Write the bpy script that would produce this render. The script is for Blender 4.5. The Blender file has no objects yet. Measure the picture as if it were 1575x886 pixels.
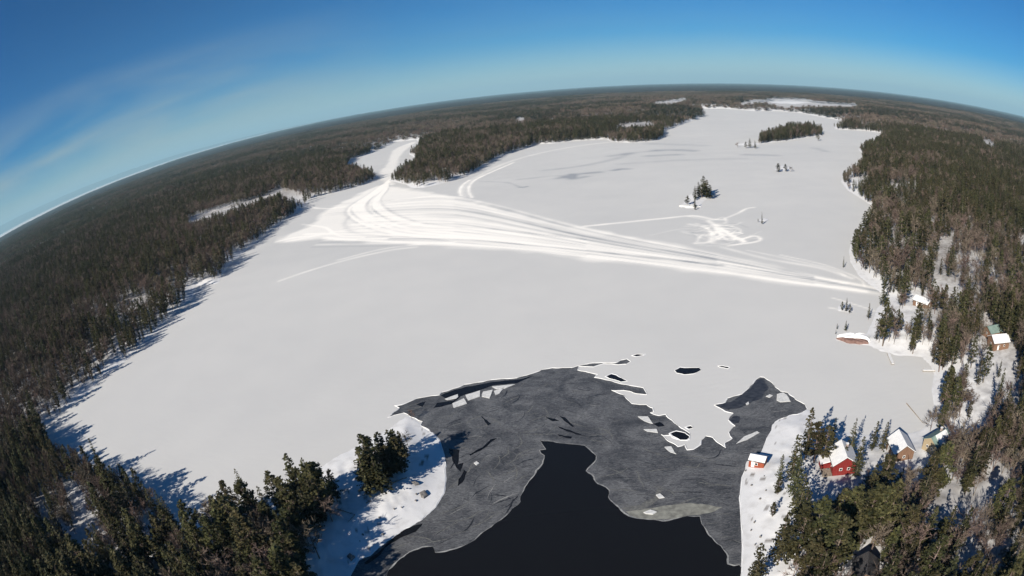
import bpy, math, random
import numpy as np
from mathutils import Vector, Matrix
from mathutils.geometry import tessellate_polygon

SC = bpy.context.scene
COL = SC.collection
R_ = math.radians
random.seed(7); RNG = np.random.default_rng(11)

# ------------------------------------------------------------------ camera
ALT = 90.0
FPX, A3, A4, CX, CY = 958.0, -0.0066, 0.2563, 880.76, 443.0      # lens, in pixels of a 1575 px wide frame
UP = np.array([-0.07081, 0.94542, 0.31805]); UP = UP / np.linalg.norm(UP)           # world up seen by the camera
_F = np.array([0, 0, -1.0]); _Y = _F - _F.dot(UP) * UP; _Y /= np.linalg.norm(_Y); _X = np.cross(_Y, UP)
RW = np.stack([_X, _Y, UP])                                    # camera -> world
cam = bpy.data.cameras.new('camera'); camo = bpy.data.objects.new('camera', cam); COL.objects.link(camo)
M = Matrix([list(RW[0]) + [0], list(RW[1]) + [0], list(RW[2]) + [ALT], [0, 0, 0, 1]])
camo.matrix_world = M
cam.type = 'PANO'; cam.panorama_type = 'FISHEYE_LENS_POLYNOMIAL'
cam.sensor_fit = 'HORIZONTAL'; cam.sensor_width = 36.0; cam.sensor_height = 36.0 * 576 / 1024
fm = FPX * 36 / 1575
cam.fisheye_fov = R_(220)
cam.fisheye_polynomial_k0 = 0.0
cam.fisheye_polynomial_k1 = -1 / fm
cam.fisheye_polynomial_k2 = 0.0
cam.fisheye_polynomial_k3 = -A3 / fm ** 3
cam.fisheye_polynomial_k4 = -A4 / fm ** 4
cam.shift_x = -(CX - 787.5) / 1575
cam.clip_start = 0.5; cam.clip_end = 400000
SC.camera = camo

# ------------------------------------------------------------------ light
SUN_EL, SUN_AZ = 28.0, 216.0          # azimuth clockwise from +Y
w = bpy.data.worlds.new("World"); SC.world = w; w.use_nodes = True
nt = w.node_tree; bg = nt.nodes['Background']
sky = nt.nodes.new('ShaderNodeTexSky'); sky.sky_type = 'NISHITA'; sky.sun_disc = False
sky.sun_elevation = R_(SUN_EL); sky.sun_rotation = R_(SUN_AZ)
sky.altitude = 100; sky.air_density = 0.8; sky.dust_density = 0.15; sky.ozone_density = 5.0
hs = nt.nodes.new('ShaderNodeHueSaturation'); hs.inputs['Saturation'].default_value = 1.65; hs.inputs['Value'].default_value = 0.86; hs.inputs['Hue'].default_value = 0.505
# thin cirrus veils low in the sky
tc = nt.nodes.new('ShaderNodeTexCoord'); mp = nt.nodes.new('ShaderNodeMapping'); mp.inputs['Scale'].default_value = (1.3, 1.3, 9)
nz = nt.nodes.new('ShaderNodeTexNoise'); nz.inputs['Scale'].default_value = 1.7; nz.inputs['Detail'].default_value = 5; nz.inputs['Distortion'].default_value = .4
cr = nt.nodes.new('ShaderNodeValToRGB'); cr.color_ramp.elements[0].position = .34; cr.color_ramp.elements[1].position = .66
sep = nt.nodes.new('ShaderNodeSeparateXYZ')
band = nt.nodes.new('ShaderNodeMapRange'); band.inputs[1].default_value = .20; band.inputs[2].default_value = .07; band.inputs[3].default_value = 0; band.inputs[4].default_value = .8
mul = nt.nodes.new('ShaderNodeMath'); mul.operation = 'MULTIPLY'
mx = nt.nodes.new('ShaderNodeMix'); mx.data_type = 'RGBA'; mx.inputs[7].default_value = (4.2, 4.7, 4.5, 1)
L = nt.links.new
L(tc.outputs['Generated'], mp.inputs[0]); L(mp.outputs[0], nz.inputs[0]); L(nz.outputs[0], cr.inputs[0])
L(tc.outputs['Generated'], sep.inputs[0]); L(sep.outputs[2], band.inputs[0])
side = nt.nodes.new('ShaderNodeMapRange'); side.inputs[1].default_value = -.25; side.inputs[2].default_value = -.6; side.inputs[3].default_value = .12; side.inputs[4].default_value = 1
m2_ = nt.nodes.new('ShaderNodeMath'); m2_.operation = 'MULTIPLY'
L(sep.outputs[0], side.inputs[0]); L(cr.outputs[0], m2_.inputs[0]); L(side.outputs[0], m2_.inputs[1])
L(m2_.outputs[0], mul.inputs[0]); L(band.outputs[0], mul.inputs[1])
L(sky.outputs[0], hs.inputs['Color']); L(hs.outputs[0], mx.inputs[6]); L(mul.outputs[0], mx.inputs[0]); L(mx.outputs[2], bg.inputs[0])
bg.inputs[1].default_value = 0.050; nt.nodes['Background'].label = 'sky'
sl = bpy.data.lights.new('sun', 'SUN'); sl.energy = 4.6; sl.angle = R_(0.53); sl.color = (1.0, 0.93, 0.82)
so = bpy.data.objects.new('sun', sl); COL.objects.link(so)
saz, sel = R_(SUN_AZ), R_(SUN_EL)
sdir = Vector((math.sin(saz) * math.cos(sel), math.cos(saz) * math.cos(sel), math.sin(sel)))   # towards the sun
so.rotation_euler = sdir.to_track_quat('Z', 'Y').to_euler(); so.location = (0, 0, 200)
SC.view_settings.view_transform = 'Standard'; SC.view_settings.look = 'None'
SC.view_settings.exposure = 0.86; SC.view_settings.gamma = 1; SC.view_settings.use_curve_mapping = False
SC.cycles.use_denoising = True
SC.cycles.max_bounces = 6; SC.cycles.diffuse_bounces = 3; SC.cycles.transparent_max_bounces = 6; SC.cycles.volume_bounces = 0

# ------------------------------------------------------------------ picture <-> ground
def rays(P):
    P = np.atleast_2d(np.asarray(P, float)); x = P[:, 0] - CX; y = CY - P[:, 1]; r = np.hypot(x, y); rr = r / FPX
    th = rr + A3 * rr ** 3 + A4 * rr ** 4; s = np.sin(th) / np.maximum(r, 1e-9)
    return np.stack([x * s, y * s, -np.cos(th)], -1) @ RW.T
def G(px, py, z=0.0):
    d = rays([(px, py)])[0]; t = (z - ALT) / min(d[2], -1e-3)
    return np.array([d[0] * t, d[1] * t])
_rr = np.linspace(0, 2.2, 3000); _th = _rr + A3 * _rr ** 3 + A4 * _rr ** 4
def PX(x, y, z):
    v = np.stack([x, y, z - ALT], -1) @ RW
    n = np.linalg.norm(v, axis=-1); th = np.arccos(np.clip(-v[..., 2] / n, -1, 1))
    r = np.interp(th, _th, _rr) * FPX; q = np.maximum(np.hypot(v[..., 0], v[..., 1]), 1e-9)
    return CX + v[..., 0] / q * r, CY - v[..., 1] / q * r
def inpoly(x, y, P):
    P = np.asarray(P, float); c = np.zeros(np.shape(x), bool); n = len(P)
    for i in range(n):
        x0, y0 = P[i]; x1, y1 = P[i - 1]
        if y0 == y1: continue
        k = (y0 > y) != (y1 > y)
        c ^= k & (x < (x1 - x0) * (y - y0) / (y1 - y0) + x0)
    return c
def dist_poly(x, y, P, closed=True):
    P = np.asarray(P, float); d = np.full(np.shape(x), 1e18)
    for i in range(0 if closed else 1, len(P)):
        a = P[i - 1]; b = P[i]; ab = b - a; L2 = max(ab @ ab, 1e-12)
        t = np.clip(((x - a[0]) * ab[0] + (y - a[1]) * ab[1]) / L2, 0, 1)
        d = np.minimum(d, (x - a[0] - t * ab[0]) ** 2 + (y - a[1] - t * ab[1]) ** 2)
    return np.sqrt(d)
def vnoise(x, y, s, seed=0):
    x = np.asarray(x, float) / s + 1000.5; y = np.asarray(y, float) / s + 1000.5
    xi = np.floor(x).astype(np.int64); yi = np.floor(y).astype(np.int64); fx = x - xi; fy = y - yi
    fx = fx * fx * (3 - 2 * fx); fy = fy * fy * (3 - 2 * fy)
    def h(a, b):
        v = (a * 374761393 + b * 668265263 + seed * 1442695041) & 0xffffffff
        v = ((v ^ (v >> 13)) * 1274126177) & 0xffffffff
        return ((v ^ (v >> 16)) & 0xffff) / 65535.0
    return (h(xi, yi) * (1 - fx) + h(xi + 1, yi) * fx) * (1 - fy) + (h(xi, yi + 1) * (1 - fx) + h(xi + 1, yi + 1) * fx) * fy
def fbm(x, y, s, seed=0, o=3):
    return sum(vnoise(x, y, s / 2 ** i, seed + i) / 2 ** i for i in range(o)) / sum(1 / 2 ** i for i in range(o))

# ------------------------------------------------------------------ materials
def mat(name, col, rough=0.8, spec=0.3):
    m = bpy.data.materials.new(name); m.use_nodes = True; b = m.node_tree.nodes['Principled BSDF']
    b.inputs['Base Color'].default_value = (*col, 1); b.inputs['Roughness'].default_value = rough; b.inputs['Specular IOR Level'].default_value = spec
    return m
def varied(name, c0, c1, scale, rough=0.8, spec=0.2, per_object=0.0, stretch=(1, 1, 1), lo=.35, hi=.65, bump=0, detail=5):
    m = mat(name, c0, rough, spec); t = m.node_tree; b = t.nodes['Principled BSDF']; N = t.nodes.new; K = t.links.new
    c = N('ShaderNodeTexCoord'); p = N('ShaderNodeMapping'); p.inputs['Scale'].default_value = stretch
    n = N('ShaderNodeTexNoise'); n.inputs['Scale'].default_value = scale; n.inputs['Detail'].default_value = detail
    r = N('ShaderNodeMapRange'); r.inputs[1].default_value = lo; r.inputs[2].default_value = hi
    x = N('ShaderNodeMix'); x.data_type = 'RGBA'; x.inputs[6].default_value = (*c0, 1); x.inputs[7].default_value = (*c1, 1)
    K(c.outputs['Object'], p.inputs[0]); K(p.outputs[0], n.inputs[0]); K(n.outputs[0], r.inputs[0]); K(r.outputs[0], x.inputs[0])
    out = x.outputs[2]
    if per_object:
        oi = N('ShaderNodeObjectInfo'); hv = N('ShaderNodeHueSaturation'); rv = N('ShaderNodeMapRange')
        rv.inputs[3].default_value = 1 - per_object; rv.inputs[4].default_value = 1 + per_object
        rh = N('ShaderNodeMapRange'); rh.inputs[3].default_value = .47; rh.inputs[4].default_value = .53
        wn = N('ShaderNodeTexWhiteNoise'); wn.noise_dimensions = '1D'; K(oi.outputs['Random'], wn.inputs['W'])
        K(oi.outputs['Random'], rv.inputs[0]); K(rv.outputs[0], hv.inputs['Value']); K(wn.outputs[0], rh.inputs[0]); K(rh.outputs[0], hv.inputs['Hue'])
        K(out, hv.inputs['Color']); out = hv.outputs[0]
    K(out, b.inputs['Base Color'])
    if bump:
        bp = N('ShaderNodeBump'); bp.inputs['Strength'].default_value = bump; bp.inputs['Distance'].default_value = .3
        K(n.outputs[0], bp.inputs['Height']); K(bp.outputs[0], b.inputs['Normal'])
    return m
MAT = dict(
    needles=varied('spruce needles', (.020, .022, .010), (.060, .056, .026), 1.1, .7, .15, .35),
    pine=varied('pine needles', (.026, .029, .012), (.078, .070, .030), .9, .7, .15, .35),
    bark=varied('bark', (.09, .07, .055), (.20, .16, .13), 3, .9, .1, .2, (1, 1, .3)),
    twig=varied('bare twigs', (.070, .052, .042), (.16, .125, .10), .7, .9, .1, .35),
    canopy=varied('distant canopy', (.015, .014, .012), (.05, .042, .036), .013, .9, .05, 0, (1, 1, 1), .3, .7),
    land=None, snow=varied('roof snow', (.60, .60, .61), (.70, .70, .69), 1.2, .7, .2, 0, (1, 1, 1), .3, .7, .3),
    water=mat('open water', (.008, .008, .009), .12, .16),
    rim=varied('ice rim', (.16, .165, .17), (.34, .34, .33), .8),
    lip=varied('snow lip', (.62, .62, .62), (.74, .74, .73), .5),
    shelf=varied('pale grey shelf ice', (.14, .14, .125), (.25, .25, .22), .7, .7),
    seam=varied('refrozen seam', (.085, .085, .086), (.15, .15, .14), 1.5, .6), wet=varied('dark wet ice', (.018, .019, .024), (.055, .057, .065), .6, .35, .2, 0, (1, 2, 1)), crack=mat('wet crack', (.02, .021, .026), .3, .15), frost=varied('frost on ice', (.16, .16, .16), (.28, .28, .27), 2, .8),
    floe=varied('floe snow', (.48, .48, .48), (.62, .62, .60), 1.2),
    rock=varied('granite', (.09, .085, .08), (.20, .19, .185), 1.0, .9, .2, 0, (1, 1, 1), .3, .7, .5),
    ledge=varied('pink granite', (.10, .055, .045), (.22, .14, .12), .8, .9, .2, 0, (1, 1, 1), .3, .7, .5),
    red=varied('red boards', (.13, .014, .013), (.19, .023, .02), 1, .7, .2, 0, (6, 6, .3)),  # shade on the wall facing the camera is put into this dark red
    orange=varied('orange red boards', (.19, .045, .022), (.26, .065, .032), 1, .7, .2, 0, (6, 6, .3)),
    tan=varied('tan boards', (.28, .22, .14), (.36, .29, .19), 1, .7, .2, 0, (6, 6, .3)),
    brown=varied('brown boards', (.12, .07, .045), (.20, .12, .08), 1, .7, .2, 0, (6, 6, .3)),
    shingle=varied('dark shingles', (.03, .03, .035), (.07, .065, .065), 4, .9),
    green=varied('grey green metal roof', (.14, .20, .18), (.20, .27, .24), .6, .6),
    white=mat('white trim', (.72, .72, .70), .6), glass=mat('window glass', (.01, .012, .015), .08, .5),
    wood=varied('weathered wood', (.16, .13, .10), (.28, .23, .18), 2, .9),
    brick=varied('chimney stone', (.22, .17, .15), (.34, .28, .25), 5, .9),
    hill=varied('far hills', (.06, .07, .08), (.12, .12, .12), .0006, 1, 0),
)
def attr_mix(name, attr, cA, cB, nscale, namp, rough=.8):
    """snow whose colour follows a stored surface attribute, broken up by fine noise"""
    m = mat(name, cA, rough, .15); t = m.node_tree; b = t.nodes['Principled BSDF']; N = t.nodes.new; K = t.links.new
    a = N('ShaderNodeAttribute'); a.attribute_name = attr
    c = N('ShaderNodeTexCoord'); n = N('ShaderNodeTexNoise'); n.inputs['Scale'].default_value = nscale; n.inputs['Detail'].default_value = 6
    K(c.outputs['Object'], n.inputs[0])
    s = N('ShaderNodeMath'); s.operation = 'MULTIPLY_ADD'; s.inputs[1].default_value = namp; s.inputs[2].default_value = -namp / 2
    K(n.outputs[0], s.inputs[0]); ad = N('ShaderNodeMath'); ad.operation = 'ADD'; ad.use_clamp = True
    K(a.outputs['Fac'], ad.inputs[0]); K(s.outputs[0], ad.inputs[1])
    x = N('ShaderNodeMix'); x.data_type = 'RGBA'; x.inputs[6].default_value = (*cA, 1); x.inputs[7].default_value = (*cB, 1)
    K(ad.outputs[0], x.inputs[0]); K(x.outputs[2], b.inputs['Base Color'])
    p2 = N('ShaderNodeMapping'); p2.inputs['Scale'].default_value = (1, 2.2, 1); p2.inputs['Rotation'].default_value = (0, 0, .5); n2 = N('ShaderNodeTexNoise'); n2.inputs['Scale'].default_value = .22; n2.inputs['Detail'].default_value = 5
    bp = N('ShaderNodeBump'); bp.inputs['Strength'].default_value = .25; bp.inputs['Distance'].default_value = .2
    K(c.outputs['Object'], p2.inputs[0]); K(p2.outputs[0], n2.inputs[0]); K(n2.outputs[0], bp.inputs['Height']); K(bp.outputs[0], b.inputs['Normal'])
    return m
# attribute 0.33 = undisturbed lake snow, 1 = packed bright trail, 0 = grey wind-scoured ice
MAT['lake'] = attr_mix('lake snow', 'packed', (.305, .32, .34), (.93, .895, .83), .05, .09)
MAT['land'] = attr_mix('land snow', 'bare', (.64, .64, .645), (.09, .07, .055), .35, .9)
def ice_mat():
    m = mat('thin grey ice', (.06, .065, .075), .5, .15); t = m.node_tree; b = t.nodes['Principled BSDF']; N = t.nodes.new; K = t.links.new
    c = N('ShaderNodeTexCoord')
    def noise(sc, stretch, det, dist=0, rot=0):
        p = N('ShaderNodeMapping'); p.inputs['Scale'].default_value = stretch; p.inputs['Rotation'].default_value = (0, 0, rot)
        n = N('ShaderNodeTexNoise'); n.inputs['Scale'].default_value = sc; n.inputs['Detail'].default_value = det; n.inputs['Distortion'].default_value = dist
        K(c.outputs['Object'], p.inputs[0]); K(p.outputs[0], n.inputs[0]); return n
    a = noise(.10, (1, 1, 1), 6, 1.5); r = noise(.42, (1, 3.2, 1), 7, 3.2, .45); f = noise(1.3, (1, 2.0, 1), 5, 2.5, .45)
    r1 = N('ShaderNodeValToRGB'); e = r1.color_ramp.elements
    e[0].position = .43; e[0].color = (.040, .042, .047, 1); e[1].position = .63; e[1].color = (.165, .167, .17, 1)
    e2 = r1.color_ramp.elements.new(.5); e2.color = (.080, .082, .088, 1)
    s1 = N('ShaderNodeMath'); s1.operation = 'MULTIPLY_ADD'; s1.inputs[1].default_value = .34
    s2 = N('ShaderNodeMath'); s2.operation = 'MULTIPLY_ADD'; s2.inputs[1].default_value = .42
    s3 = N('ShaderNodeMath'); s3.operation = 'MULTIPLY'; s3.inputs[1].default_value = .26
    K(f.outputs[0], s3.inputs[0]); K(r.outputs[0], s2.inputs[0]); K(s3.outputs[0], s2.inputs[2]); K(a.outputs[0], s1.inputs[0]); K(s2.outputs[0], s1.inputs[2])
    K(s1.outputs[0], r1.inputs[0]); K(r1.outputs[0], b.inputs['Base Color'])
    return m
MAT['ice'] = ice_mat()

# ------------------------------------------------------------------ object helpers
def mesh_obj(name, V, F, m, parent=None, link=True, smooth=False):
    me = bpy.data.meshes.new(name)
    me.from_pydata([tuple(map(float, v)) for v in V] if not isinstance(V, list) else V, [], F)
    if m: me.materials.append(m)
    if smooth: me.shade_smooth()
    o = bpy.data.objects.new(name, me)
    if link: COL.objects.link(o)
    if parent: o.parent = parent
    return o
def tag(o, label=None, cat=None, group=None, kind=None):
    if label: o['label'] = label
    if cat: o['category'] = cat
    if group: o['group'] = group
    if kind: o['kind'] = kind
    return o
def empty(name, loc, rz=0.0):
    o = bpy.data.objects.new(name, None); COL.objects.link(o); o.location = loc; o.rotation_euler = (0, 0, rz); o.empty_display_size = .5
    return o
class MB:
    def __init__(s): s.V = []; s.F = []
    def box(s, c, d, rz=0.0):
        n = len(s.V); ca, sa = math.cos(rz), math.sin(rz)
        for z in (-1, 1):
            for (x, y) in ((-1, -1), (1, -1), (1, 1), (-1, 1)):
                a, b = x * d[0] / 2, y * d[1] / 2
                s.V.append((c[0] + a * ca - b * sa, c[1] + a * sa + b * ca, c[2] + z * d[2] / 2))
        s.F += [(n, n + 3, n + 2, n + 1), (n + 4, n + 5, n + 6, n + 7)] + [(n + i, n + (i + 1) % 4, n + 4 + (i + 1) % 4, n + 4 + i) for i in range(4)]
    def hexa(s, P):
        n = len(s.V); s.V += [tuple(p) for p in P]
        s.F += [(n, n + 3, n + 2, n + 1), (n + 4, n + 5, n + 6, n + 7)] + [(n + i, n + (i + 1) % 4, n + 4 + (i + 1) % 4, n + 4 + i) for i in range(4)]
    def cone(s, a, b, r0, r1, k=6):
        a = Vector(a); b = Vector(b); d = (b - a).normalized(); u = d.orthogonal().normalized(); v = d.cross(u); n = len(s.V)
        for p, r in ((a, r0), (b, r1)):
            for i in range(k):
                t = 2 * math.pi * i / k; s.V.append(tuple(p + (u * math.cos(t) + v * math.sin(t)) * r))
        s.F += [(n + i, n + (i + 1) % k, n + k + (i + 1) % k, n + k + i) for i in range(k)] + [tuple(range(n + k, n + 2 * k))]
    def quad(s, c, u, v):
        n = len(s.V); s.V += [tuple(c - u - v * .5), tuple(c + u * .2 - v), tuple(c + u), tuple(c + v * .9)]; s.F.append((n, n + 1, n + 2, n + 3))
    def prism(s, poly, z0, z1):
        n = len(s.V); k = len(poly); s.V += [(p[0], p[1], z0) for p in poly] + [(p[0], p[1], z1) for p in poly]
        for t in tessellate_polygon([[Vector((p[0], p[1], 0)) for p in poly]]):
            a, b, c = [Vector((*poly[i][:2], 0)) for i in t]
            if (b - a).cross(c - a).z < 0: t = t[::-1]
            s.F.append(tuple(n + k + i for i in t))
        s.F += [(n + i, n + (i + 1) % k, n + k + (i + 1) % k, n + k + i) for i in range(k)]
    def build(s, name, m, parent=None, link=True, smooth=False): return mesh_obj(name, s.V, s.F, m, parent, link, smooth)

# ------------------------------------------------------------------ traced outlines (picture pixels -> ground)
SHORE = [  # anticlockwise round the lake seen from above is not required; third value: height of what hides the shore there
 (530,900,0),(551,861,0),(568,854,0),(594,832,0),(620,815,0),(647,800,0),(669,780,0),(683,757,0),(685,737,0),(683,702,0),(675,676,0),(665,666,0),(650,657,0),
 (640,648,0),(628,640,0),(612,650,0),(600,660,0),(570,674,0),(545,690,0),(520,702,0),(490,722,0),(462,735,2),(430,742,10),(385,748,10),(340,748,8),(316,762,4),(296,792,2),(268,790,3),(240,760,7),
 (205,735,7),(165,716,7),(128,700,5),(100,690,2),(66,672,0),(72,655,0),(108,625,0),(140,600,0),(150,585,0),(188,560,0),(215,535,0),(245,505,0),(272,478,0),(296,458,0),(300,440,0),(335,436,0),(350,410,0),(372,390,0),(395,372,0),
 (415,355,0),(440,338,0),(466,322,0),(478,306,0),(520,295,0),(555,286,0),(577,276,0),(582,268,3),(572,262,8),(550,256,8),(532,252,8),(540,245,0),(565,237,0),(590,226,0),(610,218,0),(640,215,0),
 (648,221,0),(628,232,6),(643,240,6),(622,252,8),(604,266,6),(598,278,0),(625,284,0),(632,289,0),(652,289,0),(672,284,0),(700,277,0),(722,268,0),(748,254,0),(768,241,0),(792,233,0),(818,225,0),(822,219,3),
 (850,221,0),(880,217,0),(932,214,0),(940,218,0),(970,220,0),(1008,217,0),(1021,212,0),(1021,199,3),(1050,191,0),(1085,179,0),(1082,170,2),(1080,167,0),(1110,167,0),(1160,171,0),(1200,171,0),(1232,174,0),(1262,180,0),(1290,185,0),(1300,187,0),
 (1282,194,3),(1286,199,0),(1330,201,0),(1358,205,0),(1356,211,0),(1325,222,2),(1320,231,0),(1331,238,0),(1318,254,3),(1296,266,3),(1294,280,0),(1304,293,0),(1325,306,0),(1342,318,0),(1338,333,0),(1312,356,2),(1307,385,0),(1308,402,0),
 (1322,425,0),(1345,443,0),(1366,458,0),(1350,474,0),(1343,495,0),(1334,514,0),(1290,518,0),(1286,523,0),(1310,529,0),(1336,531,0),(1355,540,0),(1378,546,0),(1418,549,0),(1432,562,0),(1438,576,0),(1434,600,0),(1438,625,0),(1432,650,0),(1415,664,0),
 (1385,668,0),(1350,662,2),(1320,658,2),(1290,655,2),(1262,642,2),(1242,630,0),(1232,636,0),(1215,639,0),(1199,646,0),(1189,654,0),(1188,662,0),(1181,673,0),(1177,684,0),(1172,697,0),(1149,711,0),(1148,722,0),(1142,734,0),(1140,755,0),(1139,770,0),(1141,800,0),(1143,840,0),(1142,868,0),(1141,900,0)]
def ground_poly(P): return np.array([G(p[0], p[1], p[2] if len(p) > 2 else 0) for p in P])
def ragged(P, step, amp, closed=True, seed=3):
    out = []; P = np.asarray(P, float); n = len(P)
    for i in range(n if closed else n - 1):
        a = P[i]; b = P[(i + 1) % n]; d = np.linalg.norm(b - a); k = max(1, int(d / step)); t = np.array([-(b - a)[1], (b - a)[0]]) / max(d, 1e-6)
        for j in range(k):
            p = a + (b - a) * j / k
            s = (vnoise(p[0], p[1], step * 2.5, seed) - .5) * 2 * min(amp, d * .3)
            out.append(p + t * s)
    return np.array(out)
def catmull(P, k=6):
    P = np.asarray(P, float); Q = np.vstack([2 * P[0] - P[1], P, 2 * P[-1] - P[-2]]); o = []
    for i in range(1, len(Q) - 2):
        for j in range(k):
            t = j / k; o.append(.5 * ((2 * Q[i]) + (Q[i + 1] - Q[i - 1]) * t + (2 * Q[i - 1] - 5 * Q[i] + 4 * Q[i + 1] - Q[i + 2]) * t * t + (3 * Q[i] - Q[i - 1] - 3 * Q[i + 1] + Q[i + 2]) * t ** 3))
    o.append(P[-1]); return np.array(o)
shore0 = ground_poly(SHORE)
# the lake runs on under the camera: close the outline behind it
shore = np.vstack([shore0, np.array([[40, 20], [35, -60], [-60, -60], [-50, 20]]) * ALT / 75])
shore_r = ragged(shore, 9.0, 1.4)
LAKE2 = [  # small frozen lakes and bays further off, seen over the trees
 [(285,336),(330,322),(398,302),(422,293),(428,284),(436,287),(430,298),(385,314),(330,332),(290,343)],
 [(1135,158),(1165,153),(1178,152),(1190,149),(1240,151),(1262,156),(1320,159),(1322,162),(1250,163),(1200,163),(1186,161),(1176,157),(1140,160)],
 [(1003,158),(1030,154),(1055,150),(1060,152),(1040,158),(1012,160)],
 [(944,194),(965,190),(985,187),(1004,190),(1004,193),(950,196)],
 [(792,183),(802,179),(808,183),(800,188)]]
lakes2 = [ground_poly(q) for q in LAKE2]
ISL = [  # islands
 [(1165,222),(1185,219.5),(1215,216),(1240,211.5),(1264,209),(1266,204),(1240,201),(1205,204),(1170,215)],
 [(1131,223),(1150,223.5),(1168,223),(1166,220),(1140,220.5)],
 [(1044,318),(1060,321),(1078,320),(1080,311),(1096,300),(1100,294),(1080,290),(1060,300),(1055,310)],
 [(1191,261),(1205,264),(1219,262),(1221,257),(1205,254),(1193,257)],
 [(1290,478),(1302,481),(1312,478),(1311,470),(1300,467),(1290,470)],
 [(1168,340),(1180,341),(1181,336),(1170,336)]]
isl = [ground_poly(q) for q in ISL]

def land_sd(x, y, near=True):
    """positive on land (metres from shore), negative over ice"""
    ins = inpoly(x, y, shore); d = dist_poly(x, y, shore); sd = np.where(ins, -d, d)
    for q in isl:
        i2 = inpoly(x, y, q); d2 = dist_poly(x, y, q); sd = np.where(i2, d2, np.where(sd < 0, np.maximum(sd, -d2), sd))
    return sd
def land_z(x, y, sd):
    r = np.hypot(x, y); s = np.clip((sd + (vnoise(x, y, 7, 5) - .5) * 1.6) / 12, 0, 1); s = s * s * (3 - 2 * s)
    hills = fbm(x, y, 70, 21, 3) * 5.5 + fbm(x, y, 500, 40, 3) * np.clip((r - 300) / 1500, 0, 1) * 16
    deep = np.clip(sd / 60, 0.12, 1)
    return np.where(sd > -1.5, -.35 + np.clip(sd + 1.5, 0, 1.5) / 1.5 * .45 + s * (.6 + hills * deep + .5 * vnoise(x, y, 3.5, 9) + .35 * vnoise(x, y, 1.5, 10) * (r < 300)), -.5)

# polar sheets of ground round the camera
def polar(r0, r1, dr, a0, a1, na):
    nr = int(math.log(r1 / r0) / dr) + 1
    r = r0 * np.exp(np.linspace(0, math.log(r1 / r0), nr)); a = np.radians(np.linspace(a0, a1, na))
    rr, aa = np.meshgrid(r, a, indexing='ij')
    i = np.arange((nr - 1) * na).reshape(nr - 1, na)[:, :-1]
    F = np.stack([i, i + na, i + na + 1, i + 1], -1).reshape(-1, 4)   # faces up
    return rr.ravel() * np.sin(aa.ravel()), rr.ravel() * np.cos(aa.ravel()), F
def grid_obj(name, x, y, z, F, m, attrs={}):
    use = np.zeros(len(x), bool); use[F.ravel()] = True; idx = np.cumsum(use) - 1; F = idx[F]
    V = np.stack([x, y, z], -1)[use].astype(np.float32)
    me = bpy.data.meshes.new(name); me.vertices.add(len(V)); me.vertices.foreach_set('co', V.ravel())
    me.loops.add(F.size); me.loops.foreach_set('vertex_index', F.ravel().astype(np.int32))
    me.polygons.add(len(F)); me.polygons.foreach_set('loop_start', np.arange(0, F.size, 4, dtype=np.int32))
    me.update(calc_edges=True); me.polygons.foreach_set('use_smooth', np.ones(len(F), bool))
    for k, v in attrs.items():
        a = me.attributes.new(k, 'FLOAT', 'POINT'); a.data.foreach_set('value', v[use].astype(np.float32))
    me.materials.append(m); me.update()
    o = bpy.data.objects.new(name, me); COL.objects.link(o); return o

# ---- lake surface with packed trails
x, y, F = polar(20, 2600, .0055, -98, 84, 1150)
sd = land_sd(x, y)
pk = np.full(len(x), .36)
pxx, pyy = PX(x, y, np.zeros(len(x)))
def band_poly(P, soft, amp):
    global pk
    Q = catmull(ground_poly(P + [P[0]]), 4)
    i = inpoly(x, y, Q); d = dist_poly(x, y, Q); s = np.where(i, d, -d) + (fbm(x, y, 14, 55, 2) - .5) * soft
    pk = pk + amp * np.clip(.5 + s / soft, 0, 1)
band_poly([(604,286),(640,293),(700,303),(760,319),(850,341),(950,363),(1050,381),(1150,401),(1230,421),(1330,440),(1362,450),(1340,454),(1250,440),(1150,428),(1050,415),(950,402),(850,392),(750,382),(650,377),(560,372),(500,368),(440,372),(435,364),(480,345),(500,325),(540,305),(580,286)], 9, .46)
band_poly([(640,330),(760,345),(900,370),(1020,392),(1130,412),(1040,410),(900,392),(760,374),(640,362),(560,355),(560,335)], 12, .12)
band_poly([(598,282),(580,270),(596,252),(604,232),(624,222),(640,218),(618,236),(612,250),(604,268),(606,284)], 6, .34)
T = []   # (pixels, width m, amount)
for k in range(44):
    s = k / 43; v = random.uniform(-1, 1)
    lo, hi = (600 + 40 * s, 372 - 2 * s), (1345, 452)
    if k % 2:   # lines running the length of the band
        y0 = 300 + 74 * s
        T.append(([(480 + 130 * (1 - s), y0 + 6), (700, 303 + 75 * s + v * 2), (900, 352 + 43 * s + v * 2), (1100, 391 + 28 * s), (1250, 424 + 14 * s), (1360, 446 + 7 * s)], random.uniform(.5, 1.6), random.choice((.25, .2, -.2, -.13))))
    else:       # fan of trails sweeping down from the channel
        T.append(([(600, 276), (598 - 30 * s, 290 + 8 * s), (590 - 60 * s + v * 8, 312 + 14 * s), (640 - 60 * s, 340 + 16 * s), (760 - 60 * s, 352 + 20 * s), (900, 368 + 24 * s)], random.uniform(.5, 1.4), random.choice((.22, .15, -.2))))
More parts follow.
